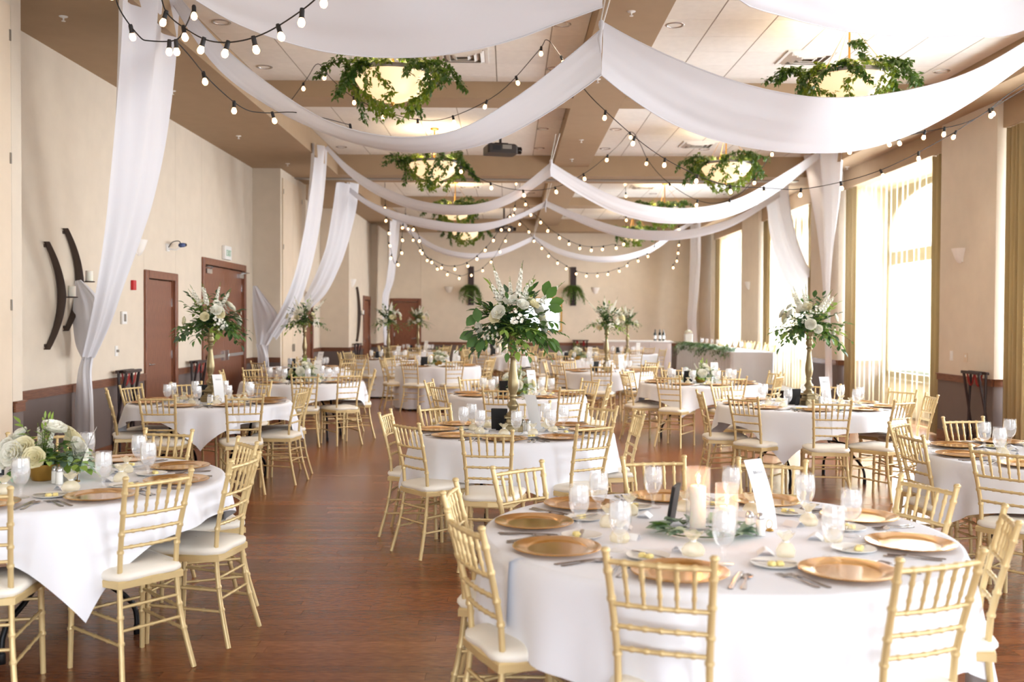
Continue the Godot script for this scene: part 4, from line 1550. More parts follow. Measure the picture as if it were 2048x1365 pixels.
func vent(at: Vector3, where: String) -> void:
	var t := thing("air_vent", "square louvred air vent %s" % where, "vent", at, 0.0, "ceiling air vents")
	var f := mb()
	for s in [-1.0, 1.0]:
		f.box(Vector3(0.285 * s, -0.008, 0), Vector3(0.035, 0.016, 0.6))
		f.box(Vector3(0, -0.008, 0.285 * s), Vector3(0.54, 0.016, 0.035))
	part(t, "frame", f.mesh(), M.white)
	part(t, "duct", boxmesh(Vector3(0, -0.003, 0), Vector3(0.54, 0.004, 0.54)), M.tbar, Transform3D.IDENTITY, "grey duct opening")
	for k in 3:
		var s := mb()
		var r := 0.24 - 0.075 * k
		for q in 4:
			s.box(Vector3.ZERO, Vector3(0.06, 0.005, r * 2), Transform3D(Basis(Vector3.UP, q * PI / 2), Vector3.ZERO) * Transform3D(Basis(Vector3.BACK, 0.55), Vector3(r, -0.022, 0)))
		part(t, "louvre", s.mesh(), M.white)

func projector(at: Vector3, turn: float, drop: float, where: String) -> void:
	var t := thing("ceiling_projector", "dark grey video projector hung from the ceiling %s" % where, "projector", at, turn, "ceiling projectors")
	part(t, "body", boxmesh(Vector3(0, 0, 0), Vector3(0.46, 0.14, 0.36), 0.03), M.projector)
	var l := mb()
	l.lathe([[0.0005, 0.0], [0.055, 0.0], [0.055, 0.09], [0.045, 0.1], [0.0005, 0.085]], 18, Transform3D(Basis(Vector3.BACK, -PI / 2), Vector3(0.22, 0.0, 0.02)))
	part(t, "lens", l.mesh(), M.lens)
	part(t, "vent_grille", boxmesh(Vector3(-0.1, 0.0, 0.182), Vector3(0.12, 0.07, 0.006)), M.black)
	part(t, "control_panel", boxmesh(Vector3(0.06, 0.02, 0.183), Vector3(0.14, 0.06, 0.004)), M.steel)
	var m := mb()
	m.tube([Vector3(0, 0.07, 0), Vector3(0, drop, 0)], 0.02, 8)
	m.box(Vector3(0, 0.085, 0), Vector3(0.2, 0.02, 0.16))
	m.box(Vector3(0, drop - 0.01, 0), Vector3(0.16, 0.02, 0.16))
	part(t, "mount", m.mesh(), M.black)

func build_hangings() -> void:
	var D := {
		"sw2l_a": [-3.111, 4.62, -9.5, -2.675, 4.136, -9.264, -2.159, 3.708, -9.035, -1.668, 3.377, -8.824, -1.247, 3.212, -8.656, -0.805, 3.158, -8.559, -0.375, 3.234, -8.499, 0.09, 3.495, -8.424, 0.464, 3.773, -8.357, 0.761, 4.015, -8.3],
		"sw2l_b": [-3.215, 4.611, -9.5, -2.747, 3.964, -9.351, -2.252, 3.584, -9.231, -1.723, 3.313, -9.115, -1.159, 3.135, -8.985, -0.653, 3.076, -8.829, -0.165, 3.139, -8.671, 0.263, 3.325, -8.512, 0.592, 3.52, -8.376, 0.764, 3.636, -8.3],
		"sw2r_a": [0.778, 4.069, -8.3, 1.045, 3.939, -8.344, 1.433, 3.783, -8.405, 1.869, 3.643, -8.471, 2.311, 3.554, -8.534, 2.714, 3.523, -8.59, 3.284, 3.61, -8.85, 3.898, 3.781, -9.149, 4.429, 3.999, -9.404, 4.979, 4.311, -9.674, 5.448, 4.598, -9.9],
		"sw2r_b": [0.764, 3.636, -8.3, 1.019, 3.484, -8.443, 1.389, 3.312, -8.628, 1.818, 3.199, -8.817, 2.312, 3.148, -9.018, 2.773, 3.153, -9.195, 3.29, 3.211, -9.355, 3.86, 3.403, -9.491, 4.447, 3.722, -9.638, 5.044, 4.126, -9.793, 5.451, 4.426, -9.9],
		"sw1l_a": [0.74, 4.158, -8, 0.234, 4.32, -7.792, -0.339, 4.437, -7.552, -0.91, 4.415, -7.31, -1.548, 4.411, -7.405, -2.128, 4.352, -7.503, -2.723, 4.346, -7.6],
		"sw1l_b": [0.741, 4.102, -8, 0.402, 3.977, -8, 0, 3.828, -8, -0.475, 3.722, -8, -0.954, 3.691, -8, -1.421, 3.71, -7.933, -1.797, 3.782, -7.847, -2.126, 3.892, -7.767, -2.376, 4.023, -7.699, -2.723, 4.233, -7.6],
		"sw1r_a": [0.745, 4.071, -4.6, 1.104, 3.921, -5.169, 1.642, 3.845, -5.68, 2.245, 3.887, -6.165, 2.967, 4.076, -6.755, 3.778, 4.371, -7.35, 4.708, 4.62, -8],
		"sw1r_b": [0.746, 4.026, -4.6, 1.048, 3.646, -5.532, 1.356, 3.492, -5.901, 1.66, 3.481, -6.147, 2.143, 3.492, -6.492, 2.651, 3.542, -6.793, 3.194, 3.631, -7.092, 3.814, 3.77, -7.413, 4.917, 4.423, -8],
		"sw3l_a": [-3.049, 4.507, -16.8, -2.633, 4.114, -16.566, -2.102, 3.775, -16.301, -1.503, 3.517, -16.018, -0.929, 3.408, -15.804, -0.451, 3.422, -15.697, 0.019, 3.567, -15.584, 0.328, 3.774, -15.497, 0.649, 4.031, -15.4],
		"sw3l_b": [-3.091, 4.473, -16.8, -2.642, 3.982, -16.625, -2.121, 3.624, -16.456, -1.528, 3.386, -16.281, -0.945, 3.288, -16.089, -0.457, 3.302, -15.902, 0.02, 3.433, -15.707, 0.331, 3.612, -15.56, 0.65, 3.824, -15.4],
		"sw3r_a": [0.649, 4.031, -15.4, 1.11, 3.789, -15.573, 1.761, 3.525, -15.798, 2.428, 3.418, -16.007, 3.117, 3.449, -16.251, 3.849, 3.651, -16.6, 4.616, 4.076, -16.988, 5.439, 4.592, -17.4],
		"sw3r_b": [0.65, 3.824, -15.4, 1.117, 3.566, -15.651, 1.698, 3.326, -15.934, 2.383, 3.2, -16.232, 3.176, 3.235, -16.548, 3.896, 3.431, -16.792, 4.64, 3.848, -17.063, 5.492, 4.523, -17.4],
		"sw4l_a": [-3.368, 4.391, -19.7, -2.837, 3.973, -19.715, -2.246, 3.722, -19.73, -1.654, 3.589, -19.744, -0.967, 3.505, -19.856, -0.373, 3.553, -20.004, 0.229, 3.742, -20.157, 0.758, 4.024, -20.3],
		"sw4l_b": [-3.407, 4.342, -19.7, -2.95, 3.945, -19.811, -2.369, 3.624, -19.932, -1.779, 3.458, -20.042, -1.181, 3.379, -20.124, -0.578, 3.387, -20.176, 0.028, 3.567, -20.231, 0.759, 3.913, -20.3],
		"sw4r_a": [0.758, 4.024, -20.3, 1.444, 3.733, -20.196, 2.243, 3.474, -20.076, 2.934, 3.399, -19.977, 3.737, 3.444, -19.987, 4.549, 3.684, -20.038, 5.446, 4.208, -20.1],
		"sw4r_b": [0.759, 3.913, -20.3, 1.351, 3.632, -20.3, 2.167, 3.332, -20.3, 2.983, 3.235, -20.3, 3.789, 3.296, -20.253, 4.584, 3.548, -20.187, 5.497, 4.128, -20.1],
		"sw5l_a": [-3.235, 4.62, -27.8, -2.62, 4.036, -27.94, -1.927, 3.63, -28.069, -1.09, 3.48, -28.266, -0.243, 3.603, -28.552, 0.737, 4.038, -28.9],
		"sw5l_b": [-3.262, 4.534, -27.8, -2.631, 3.879, -28.066, -1.942, 3.491, -28.292, -1.099, 3.338, -28.506, -0.243, 3.455, -28.683, 0.738, 3.908, -28.9],
		"sw5r_a": [0.737, 4.038, -28.9, 1.492, 3.665, -28.884, 2.362, 3.466, -28.867, 3.229, 3.484, -28.851, 4.112, 3.743, -28.966, 4.854, 4.251, -29.082, 5.632, 4.62, -29.2],
		"sw5r_b": [0.738, 3.908, -28.9, 1.498, 3.512, -28.974, 2.378, 3.318, -29.051, 3.261, 3.327, -29.126, 4.14, 3.582, -29.152, 4.871, 4.084, -29.175, 5.662, 4.617, -29.2],
		"drA_a": [-3.153, 4.291, -8, -3.269, 3.982, -8.303, -3.386, 3.678, -8.576, -3.566, 3.194, -8.97, -3.75, 2.701, -9.334, -3.927, 2.255, -9.638, -4.105, 1.827, -9.914, -4.262, 1.476, -10.13, -4.397, 1.19, -10.3],
		"drA_b": [-3.158, 4.62, -9.5, -3.216, 4.366, -9.628, -3.28, 3.964, -9.744, -3.407, 3.365, -9.912, -3.583, 2.79, -10.069, -3.788, 2.321, -10.197, -3.979, 1.915, -10.306, -4.142, 1.553, -10.401, -4.351, 1.183, -10.5],
		"drAt_a": [-4.482, 1.198, -10.5, -4.535, 1.023, -10.5, -4.563, 0.733, -10.5, -4.575, 0.363, -10.5, -4.587, 0.019, -10.5],
		"drAt_b": [-4.361, 1.198, -10.5, -4.388, 1.024, -10.5, -4.373, 0.734, -10.5, -4.364, 0.364, -10.5, -4.355, -0.006, -10.5],
		"drAs_a": [-4.536, 1.985, -10.45, -4.563, 1.786, -10.462, -4.58, 1.576, -10.474, -4.556, 1.313, -10.49, -4.482, 1.155, -10.5],
		"drAs_b": [-4.473, 1.996, -10.45, -4.302, 1.814, -10.464, -4.27, 1.63, -10.473, -4.313, 1.367, -10.487, -4.414, 1.145, -10.5],
		"drB_a": [-3.211, 4.44, -16.1, -3.258, 4.028, -16.295, -3.373, 3.408, -16.58, -3.507, 2.847, -16.831, -3.697, 2.266, -17.086, -3.933, 1.797, -17.297, -4.225, 1.359, -17.5],
		"drB_b": [-3.149, 4.576, -17.4, -3.179, 4.154, -17.424, -3.255, 3.506, -17.462, -3.366, 2.897, -17.497, -3.512, 2.329, -17.53, -3.712, 1.801, -17.562, -4.09, 1.226, -17.6],
		"drBt_a": [-4.452, 1.153, -17.6, -4.425, 0.959, -17.6, -4.417, 0.649, -17.6],
		"drBt_b": [-4.222, 1.137, -17.6, -4.231, 0.942, -17.6, -4.205, 0.624, -17.6],
		"drBs_a": [-4.479, 2.173, -17.5, -4.494, 1.928, -17.524, -4.493, 1.621, -17.553, -4.464, 1.357, -17.579, -4.434, 1.136, -17.6],
		"drBs_b": [-4.409, 2.174, -17.5, -4.231, 1.93, -17.525, -4.053, 1.667, -17.552, -4.093, 1.385, -17.575, -4.24, 1.119, -17.6],
		"drC_a": [-3.23, 4.181, -18.95, -3.337, 3.696, -19.19, -3.537, 3.048, -19.506, -3.782, 2.522, -19.764, -4.054, 2.08, -19.987, -4.238, 1.881, -20.1],
		"drC_b": [-3.13, 4.381, -20.4, -3.154, 3.826, -20.362, -3.287, 3.11, -20.312, -3.463, 2.599, -20.275, -3.719, 2.088, -20.236, -4.097, 1.731, -20.2],
		"drD_a": [-3.205, 4.444, -27.2, -3.24, 3.779, -27.391, -3.284, 3.24, -27.545, -3.402, 2.557, -27.738, -3.514, 2.141, -27.856, -3.511, 0.875, -28.2],
		"drD_b": [-3.17, 4.62, -28.6, -3.176, 3.872, -28.541, -3.212, 3.298, -28.496, -3.248, 2.725, -28.451, -3.398, 2.153, -28.404, -3.396, 0.844, -28.3],
		"drE_a": [5.45, 4.62, -18.1, 5.522, 3.981, -18.045, 5.595, 3.345, -17.993, 5.641, 2.711, -17.941, 5.676, 1.99, -17.882, 5.681, 1.093, -17.809, 5.671, 0.379, -17.75],
		"drE_b": [5.497, 4.456, -16.6, 5.552, 3.818, -16.791, 5.563, 3.246, -16.959, 5.566, 2.661, -17.128, 5.601, 1.978, -17.319, 5.725, 1.101, -17.559, 5.796, 0.38, -17.75],
		"drF_a": [5.456, 4.339, -21.2, 5.501, 3.636, -21.055, 5.619, 2.995, -20.919, 5.822, 2.467, -20.798, 6.11, 2.1, -20.696, 6.498, 1.924, -20.6],
		"drF_b": [5.522, 4.289, -19.8, 5.612, 3.72, -19.851, 5.794, 3.129, -19.904, 6.024, 2.634, -19.951, 6.259, 2.316, -19.985, 6.386, 2.187, -20],
		"drG_a": [5.41, 4.448, -29.9, 5.379, 3.421, -29.763, 5.351, 2.522, -29.642, 5.292, 1.629, -29.521, 5.353, 0.742, -29.4],
		"drG_b": [5.533, 4.426, -28.6, 5.551, 3.359, -28.717, 5.519, 2.498, -28.812, 5.473, 1.629, -28.906, 5.542, 0.755, -29],
	}
	var labels := {
		"sw2l": "wide white fabric swag from the left soffit to the first ceiling knot", "sw2r": "wide white fabric swag from the first ceiling knot to the right wall",
		"sw1l": "white fabric swag across the top left of the picture", "sw1r": "white fabric swag across the top right corner of the picture",
		"sw3l": "white fabric swag left of the second ceiling knot", "sw3r": "white fabric swag right of the second ceiling knot",
		"sw4l": "white fabric swag left of the third ceiling knot", "sw4r": "white fabric swag right of the third ceiling knot",
		"sw5l": "narrow white fabric swag left of the farthest ceiling knot", "sw5r": "narrow white fabric swag right of the farthest ceiling knot",
		"drA": "long white drape tied back beside the iron candle sconces", "drB": "long white drape swept to the pier beside the double door",
		"drC": "second long white drape beyond the tall cupboard pier", "drD": "narrow white drape hanging beside the far door",
		"drE": "straight white drape hanging at the right pier", "drF": "curved white drape swept across the second right window", "drG": "straight white drape in the far right corner"}
	var n := 100
	for key in ["sw1l", "sw1r", "sw2l", "sw2r", "sw3l", "sw3r", "sw4l", "sw4r", "sw5l", "sw5r"]:
		n += 1
		var t := thing("ceiling_swag", labels[key], "fabric swag", Vector3.ZERO, 0.0, "white ceiling swags")
		part(t, "cloth", ruled(vv(D[key + "_a"]), vv(D[key + "_b"]), 60, 22, Vector3(0, -0.05, 0), 0.012, n), M.drape)
		# a rolled hem along both edges
		for e in ["_a", "_b"]:
			var hb := mb()
			hb.tube(resample(smooth(vv(D[key + e]), 6), 40), 0.006, 5)
			part(t, "hem", hb.mesh(), M.drape)
	for key in ["drA", "drB", "drC", "drD", "drE", "drF", "drG"]:
		n += 1
		var t := thing("hanging_drape", labels[key], "drape", Vector3.ZERO, 0.0, "white hanging drapes")
		part(t, "cloth", ruled(vv(D[key + "_a"]), vv(D[key + "_b"]), 50, 26, Vector3.ZERO, 0.05, n), M.drape)
		for e in ["t", "s"]:
			if D.has(key + e + "_a"):
				part(t, "tail" if e == "t" else "gathered_fold", ruled(vv(D[key + e + "_a"]), vv(D[key + e + "_b"]), 24, 22, Vector3(0.06, 0, 0.05), 0.09, n + 40), M.drape)
	# cords that carry the knots under the centre beam
	var knots := [[Vector3(0.76, 4.05, -8.3), "first"], [Vector3(0.65, 4.04, -15.4), "second"], [Vector3(0.76, 4.03, -20.3), "third"], [Vector3(0.74, 4.05, -28.9), "farthest"]]
	for k in knots:
		var p: Vector3 = k[0]
		var t := thing("swag_knot", "white knot and cords that hold the %s pair of swags under the beam" % k[1], "cord", p, 0.0, "swag knots")
		for s in [-1.0, 1.0]:
			var b := mb()
			b.tube([Vector3(0.01 * s, 0, 0), Vector3(0.10 + 0.03 * s, 0.43, 0.03 * s)], 0.007, 5)
			part(t, "cord", b.mesh(), M.cord)
		var b2 := mb()
		b2.lathe([[0.0005, -0.05], [0.018, -0.035], [0.025, 0.0], [0.02, 0.03], [0.0005, 0.045]], 10)
		part(t, "knot", b2.mesh(), M.drape)
		var b3 := mb()
		b3.tube([Vector3(0, -0.02, 0.02), Vector3(-0.015, -0.12, 0.03), Vector3(-0.005, -0.24, 0.03)], [0.014, 0.02, 0.006], 6)
		part(t, "tie_end", b3.mesh(), M.drape)
	var S := {
		"s1": [-2.571, 3.754, -6.5, -2.523, 3.594, -6.5, -2.401, 3.427, -6.5, -2.33, 3.396, -6.5, -2.162, 3.403, -6.5, -2.097, 3.494, -6.5, -2.045, 3.616, -6.5],
		"s2": [-2.23, 3.691, -6.4, -2.15, 3.515, -6.286, -1.988, 3.377, -6.163, -1.802, 3.269, -6.032, -1.6, 3.23, -5.899, -1.387, 3.243, -5.747, -1.136, 3.311, -5.537, -0.995, 3.37, -5.4],
		"s3": [-2.162, 3.397, -6.5, -2.179, 3.39, -6.818, -2.2, 3.345, -7.427, -2.151, 3.299, -8.077, -2.064, 3.339, -8.461, -1.89, 3.46, -9.044, -1.574, 3.521, -9.9],
		"s4": [-2.633, 3.97, -11.5, -2.501, 4.113, -11.5, -2.323, 4.36, -11.5, -2.197, 4.527, -11.5, -2.048, 4.362, -11.5, -1.83, 4.175, -11.5, -1.47, 3.981, -11.383, -1.012, 3.841, -11.234, -0.641, 3.852, -11.114, -0.112, 4.076, -10.917, 0.302, 4.447, -10.613, 0.393, 4.539, -10.505, 0.532, 4.325, -10.345, 0.737, 3.949, -10.07, 0.931, 3.747, -10.082, 1.352, 3.449, -10.31, 1.735, 3.248, -10.491, 2.267, 3.072, -10.713, 2.803, 3.059, -10.914, 3.292, 3.062, -10.956, 4, 3.232, -10.824, 4.658, 3.568, -10.687, 4.956, 3.764, -10.619, 5.474, 4.099, -10.5],
		"s5": [-1.185, 4.145, -15, -0.92, 4.041, -15.092, -0.418, 3.747, -15.278, 0.127, 3.612, -15.451, 0.723, 3.678, -15.629, 1.268, 3.973, -15.806, 1.736, 4.392, -15.982, 1.952, 4.62, -16, 2.098, 4.43, -16, 2.236, 4.159, -16, 2.503, 3.857, -16, 2.907, 3.588, -16, 3.269, 3.486, -16, 3.629, 3.584, -16, 3.868, 3.801, -16, 4.089, 4.106, -16, 4.223, 4.347, -16],
		"s6": [4.417, 3.63, -10.6, 4.015, 3.539, -10.521, 3.564, 3.437, -10.431, 4.276, 3.555, -10.263, 4.714, 3.659, -10.155, 5.019, 3.893, -10.06, 5.213, 4.03, -10],
		"s7": [-2.726, 4.675, -22, -2.726, 4.449, -22, -2.703, 3.9, -22, -2.647, 3.625, -22, -2.657, 3.35, -22, -2.59, 3.13, -22, -2.568, 2.998, -22, -2.501, 2.823, -22, -2.436, 2.944, -22, -2.381, 3.131, -22, -2.338, 3.539, -22, -2.295, 3.902, -22, -2.173, 3.749, -22, -2.008, 3.53, -22, -1.852, 3.046, -22, -1.62, 2.893, -22, -1.399, 2.795, -22, -1.156, 2.786, -22, -0.947, 2.842, -22, -0.749, 2.964, -22, -0.573, 3.119, -22, -0.408, 3.296, -22, -0.244, 3.529, -22, -0.08, 3.804, -22, 0.139, 4.114, -22, 0.139, 4.675, -22],
		"s8": [-2.673, 4.675, -26, -2.673, 4.191, -26, -2.463, 3.698, -26, -2.188, 3.296, -26, -1.914, 3.024, -26, -1.757, 2.921, -26, -1.457, 2.806, -26, -1.222, 2.742, -26, -1, 2.821, -26, -0.766, 2.887, -26, -0.558, 3.058, -26, -0.351, 3.267, -26, -0.157, 3.62, -26, 0.037, 4.011, -26, 0.037, 4.675, -26],
		"s9": [0.248, 4.675, -22, 0.248, 4.301, -22, 0.37, 4.225, -22, 0.503, 3.984, -22, 0.736, 3.798, -22, 0.913, 3.612, -22, 1.146, 3.459, -22, 1.367, 3.339, -22, 1.6, 3.253, -22, 1.821, 3.221, -22, 2.052, 3.233, -22, 2.284, 3.278, -22, 2.57, 3.379, -22, 2.57, 4.675, -22],
		"s10": [0.165, 4.675, -26, 0.165, 4.337, -26, 0.48, 4, -26, 0.598, 3.793, -26, 0.821, 3.599, -26, 1.005, 3.405, -26, 1.162, 3.237, -26, 1.411, 3.082, -26, 1.607, 2.965, -26, 1.843, 2.863, -26, 2.104, 2.825, -26, 2.365, 2.839, -26, 2.587, 2.867, -26, 2.821, 2.946, -26, 3.017, 3.012, -26, 3.198, 3.17, -26, 3.432, 3.262, -26, 3.821, 3.577, -26, 3.821, 4.675, -26],
		"s11": [4.444, 4.675, -26, 4.444, 3.971, -26, 4.46, 3.697, -26, 4.435, 3.489, -26, 4.411, 3.306, -26, 4.373, 3.163, -26, 4.296, 3.058, -26],
	}
	rng.seed = 600
	var sl := {"s1": ["festoon string looping at the top left corner", 0.22], "s2": ["festoon string sagging below the top left swag", 0.21], "s3": ["festoon string along the front left soffit", 0.7], "s4": ["longest festoon string, from the left beam to the right wall", 0.42], "s5": ["festoon string hung between the two middle bays", 0.5], "s6": ["short festoon string near the right wall header", 0.4], "s7": ["festoon string looped in the far left, upper of two", 0.27], "s8": ["lower festoon string in front of the far wall, left half", 0.32], "s9": ["upper festoon string right of the third knot", 0.26], "s10": ["lower festoon string in front of the far wall, right half", 0.27], "s11": ["short festoon string hanging straight down at the far right", 0.2]}
	for key in sl:
		string_light("string_lights", vv(S[key]), sl[key][1], sl[key][0] + " with warm bulbs", 1.0 if key in ["s1", "s2", "s3", "s4", "s6"] else 1.15)

func build_ceiling_fittings() -> void:
	var rows := [["front", -10.3], ["second", -16.1], ["third", -22.4], ["farthest", -28.0]]
	for k in 4:
		pendant(Vector3(-1.2, 4.08, rows[k][1]), "%s left ceiling bay" % rows[k][0], k * 2)
		pendant(Vector3(3.5, 4.08, rows[k][1]), "%s right ceiling bay" % rows[k][0], k * 2 + 1)
	var bay_z := [["front", -10.43, -12.26], ["second", -16.1, -17.9], ["third", -22.0, -24.2], ["farthest", -27.2, -29.6]]
	for b in bay_z:
		for x in [[-3.0, "beside the left soffit"], [-1.25, "behind the left pendant"], [0.54, "left of the centre beam"], [1.72, "right of the centre beam"], [3.5, "behind the right pendant"], [5.3, "beside the right soffit"]]:
			for j in 2:
				if j == 0 and (x[0] == -1.25 or x[0] == 3.5):
					continue
				downlight(Vector3(x[0], 4.679, b[1 + j]), "%s in the %s bay, %s one" % [x[1], b[0], ["nearer", "farther"][j]])
	for q in [[-4.0, 4.3, -9.0, "on the left soffit above the iron sconces"], [-4.0, 4.3, -11.9, "on the left soffit above the first door"], [-4.0, 4.3, -14.8, "on the left soffit above the double door"], [-3.85, 4.3, -17.4, "on the left soffit at the cupboard pier"], [1.13, 4.47, -9.3, "under the centre beam, nearest"], [1.05, 4.47, -11.9, "under the centre beam behind the first knot"], [1.15, 4.47, -15.9, "under the centre beam, third"], [1.12, 4.47, -17.8, "under the centre beam beside the cross beam"], [5.9, 4.3, -17.4, "on the right soffit near the straight drape"], [4.1, 4.68, -11.6, "on the tiles of the front right bay"]]:
		sprinkler(Vector3(q[0], q[1], q[2]), q[3])
	for q in [[-0.55, -11.65, "in the front left bay"], [3.47, -11.65, "in the front right bay"], [3.3, -17.4, "in the second right bay"], [-0.9, -22.9, "in the third left bay"], [3.1, -22.9, "in the third right bay"], [-0.9, -28.4, "in the farthest left bay"]]:
		vent(Vector3(q[0], 4.679, q[1]), q[2])
	for q in [[-2.4, -17.6, "left"], [4.4, -17.6, "right"]]:
		var b := mb()
		b.lathe([[0.0005, -0.008], [0.12, -0.008], [0.13, -0.012], [0.15, -0.01], [0.152, 0.0]], 24)
		solo("ceiling_speaker", b.mesh(), M.white, "round white speaker grille in the second %s ceiling bay" % q[2], "speaker", Vector3(q[0], 4.679, q[1]), 0.0, "ceiling speakers")
	projector(Vector3(-0.13, 4.15, -15.0), 0.25, 0.52, "left of the second ceiling knot")
	projector(Vector3(-0.12, 4.02, -26.6), 0.1, 0.66, "before the far wall")

func build_wall_things() -> void:
	arc_sconce(Vector3(XL, 0, -9.88), 2.35, 1.07, "nearer of two on the left wall")
	arc_sconce(Vector3(XL, 0, -10.30), 2.52, 1.06, "farther of two on the left wall")
	arc_sconce(Vector3(-3.9, 0, -25.5), 2.42, 1.4, "beside the far left door")
	sconce(Vector3(XL, 2.47, -12.4), PI / 2, "on the left wall behind the long drape")
	sconce(Vector3(-3.9, 2.49, -24.85), PI / 2, "on the far left return wall")
	sconce(Vector3(XR, 2.47, -13.1), -PI / 2, "on the near right pier above the switches")
	sconce(Vector3(XR, 2.47, -24.6), -PI / 2, "on the second right pier")
	sconce(Vector3(-1.85, 2.52, ZF), 0, "on the far wall left of the left planter")
	sconce(Vector3(2.71, 2.52, ZF), 0, "on the far wall right of the right planter")
	tray_stand(Vector3(XL + 0.03, 0, -11.78), PI / 2, "left of the single door")
	tray_stand(Vector3(XL + 0.03, 0, -14.45), PI / 2, "between the single and the double door")
	tray_stand(Vector3(XR - 0.03, 0, -12.4), -PI / 2, "against the near right pier")
	tray_stand(Vector3(2.25, 0, ZF + 0.03), 0, "against the far wall")
	tray_stand(Vector3(-3.87, 0, -25.1), PI / 2, "against the far left wall")
	var L := Basis(Vector3.UP, PI / 2)
	# security camera on its bracket
	var cam := thing("security_camera", "small security camera on a white bracket above the single door", "camera", Vector3(XL, 2.55, -13.45), PI / 2)
	var cb := mb()
	cb.box(Vector3(0, 0, 0.01), Vector3(0.1, 0.1, 0.02))
	cb.tube([Vector3(0, -0.02, 0.02), Vector3(0.02, -0.03, 0.12), Vector3(0.06, 0.02, 0.16)], 0.012, 6)
	part(cam, "bracket", cb.mesh(), M.white)
	var cc := mb()
	cc.lathe([[0.0005, -0.06], [0.03, -0.06], [0.03, 0.06], [0.02, 0.065], [0.0005, 0.06]], 14, Transform3D(Basis(Vector3.BACK, -PI / 2 + 0.1), Vector3(0.1, 0.04, 0.17)))
	part(cam, "body", cc.mesh(), M.blue, Transform3D.IDENTITY, "blue-grey camera body")
	var cl := mb()
	cl.lathe([[0.0005, 0.0], [0.022, 0.0], [0.025, 0.07], [0.0005, 0.065]], 12, Transform3D(Basis(Vector3.BACK, -PI / 2 + 0.1), Vector3(0.165, 0.047, 0.17)))
	part(cam, "lens", cl.mesh(), M.lens)
	var wire := mb()
	wire.tube(smooth([Vector3(0, 0, 0.02), Vector3(-0.02, 0.07, 0.08), Vector3(0.03, 0.09, 0.15), Vector3(0.06, 0.05, 0.17)], 4), 0.006, 5)
	part(cam, "wire", wire.mesh(), M.cable)
	solo("fire_alarm", boxmesh(Vector3(0, 0, 0.02), Vector3(0.09, 0.12, 0.04), 0.006), M.red, "small red fire alarm box on the left wall", "fire alarm", Vector3(XL, 2.0, -12.2), PI / 2)
	var th := thing("thermostat", "white thermostat with grey screen on the left wall", "thermostat", Vector3(XL, 1.6, -11.9), PI / 2)
	part(th, "case", boxmesh(Vector3(0, 0, 0.015), Vector3(0.14, 0.15, 0.03), 0.006), M.white)
	part(th, "screen", boxmesh(Vector3(0, 0.0, 0.031), Vector3(0.07, 0.09, 0.003)), M.steel)
	var sw := thing("key_switch", "steel key switch plate below the thermostat", "switch", Vector3(XL, 1.21, -11.7), PI / 2)
	part(sw, "plate", boxmesh(Vector3(0, 0, 0.004), Vector3(0.08, 0.12, 0.008)), M.white)
	part(sw, "key", boxmesh(Vector3(0, 0, 0.02), Vector3(0.02, 0.03, 0.03)), M.steel)
	var ex := thing("exit_sign", "pale green exit sign above the double door", "exit sign", Vector3(XL, 2.66, -16.2), PI / 2)
	part(ex, "box", boxmesh(Vector3(0, 0, 0.03), Vector3(0.36, 0.22, 0.06), 0.01), M.white)
	var tm := TextMesh.new()
	tm.text = "EXIT"
	tm.font_size = 32
	tm.pixel_size = 0.0042
	tm.depth = 0.004
	part(ex, "lettering", tm, M.greensign, xf(0, 0, 0.063), "green letters EXIT")
	var s2 := thing("light_switch", "white light switch plate on the near right pier", "switch", Vector3(XR, 1.15, -13.32), -PI / 2)
	part(s2, "plate", boxmesh(Vector3(0, 0, 0.004), Vector3(0.08, 0.13, 0.008)), M.white)
	part(s2, "rocker", boxmesh(Vector3(0, 0, 0.01), Vector3(0.03, 0.06, 0.008)), M.white)
	var s3 := thing("wall_outlet", "cream outlet plate beside the light switch", "outlet", Vector3(XR, 1.14, -12.9), -PI / 2)
	part(s3, "plate", boxmesh(Vector3(0, 0, 0.004), Vector3(0.1, 0.12, 0.008)), M.panel)
	part(s3, "socket", boxmesh(Vector3(0, 0.02, 0.009), Vector3(0.035, 0.03, 0.004)), M.white)
	# planks with ferns on the far wall
	for q in [[-1.16, "left"], [2.02, "right"]]:
		var t := thing("wall_planter", "dark hanging wall planter with fern, %s one on the far wall" % q[1], "planter", Vector3(q[0], 2.65, ZF), 0.0, "fern wall planters")
		part(t, "board", boxmesh(Vector3(0, 0, 0.03), Vector3(0.18, 1.2, 0.05), 0.006), M.darkwood)
		part(t, "pot", boxmesh(Vector3(0, -0.1, 0.12), Vector3(0.22, 0.18, 0.14), 0.02), M.darkwood)
		rng.seed = 900
		var b := mb()
		var st := mb()
		for k in 60:
			var a := rf(-1.7, 1.7)
			var d := Vector3(sin(a), rf(0.1, 0.9), cos(a) * 0.7 + 0.2).normalized()
			sprig(b, Vector3(rf(-0.06, 0.06), -0.02, 0.13), d, rf(0.25, 0.45), 0.075, 0.026, 14, rf(0.8, 1.7), false, st)
		part(t, "fern", b.mesh(), M.fern, Transform3D.IDENTITY, "trailing green fern")
		part(t, "fern_stems", st.mesh(), M.stem)
	# framed mirror that shows the bright windows
	var mi := thing("wall_mirror", "framed mirror on the far wall behind the central flowers", "mirror", Vector3(1.04, 1.77, ZF), 0.0)
	var f := mb()
	for s in [-1.0, 1.0]:
		f.bbox(Vector3(0.61 * s, 0, 0.025), Vector3(0.06, 1.06, 0.05), 0.01)
		f.box(Vector3(0, 0.51 * s, 0.02), Vector3(1.18, 0.05, 0.04))
	part(mi, "frame", f.mesh(), M.brass)
	part(mi, "glass", boxmesh(Vector3(0, 0, 0.012), Vector3(1.2, 1.0, 0.006)), M.mirror)

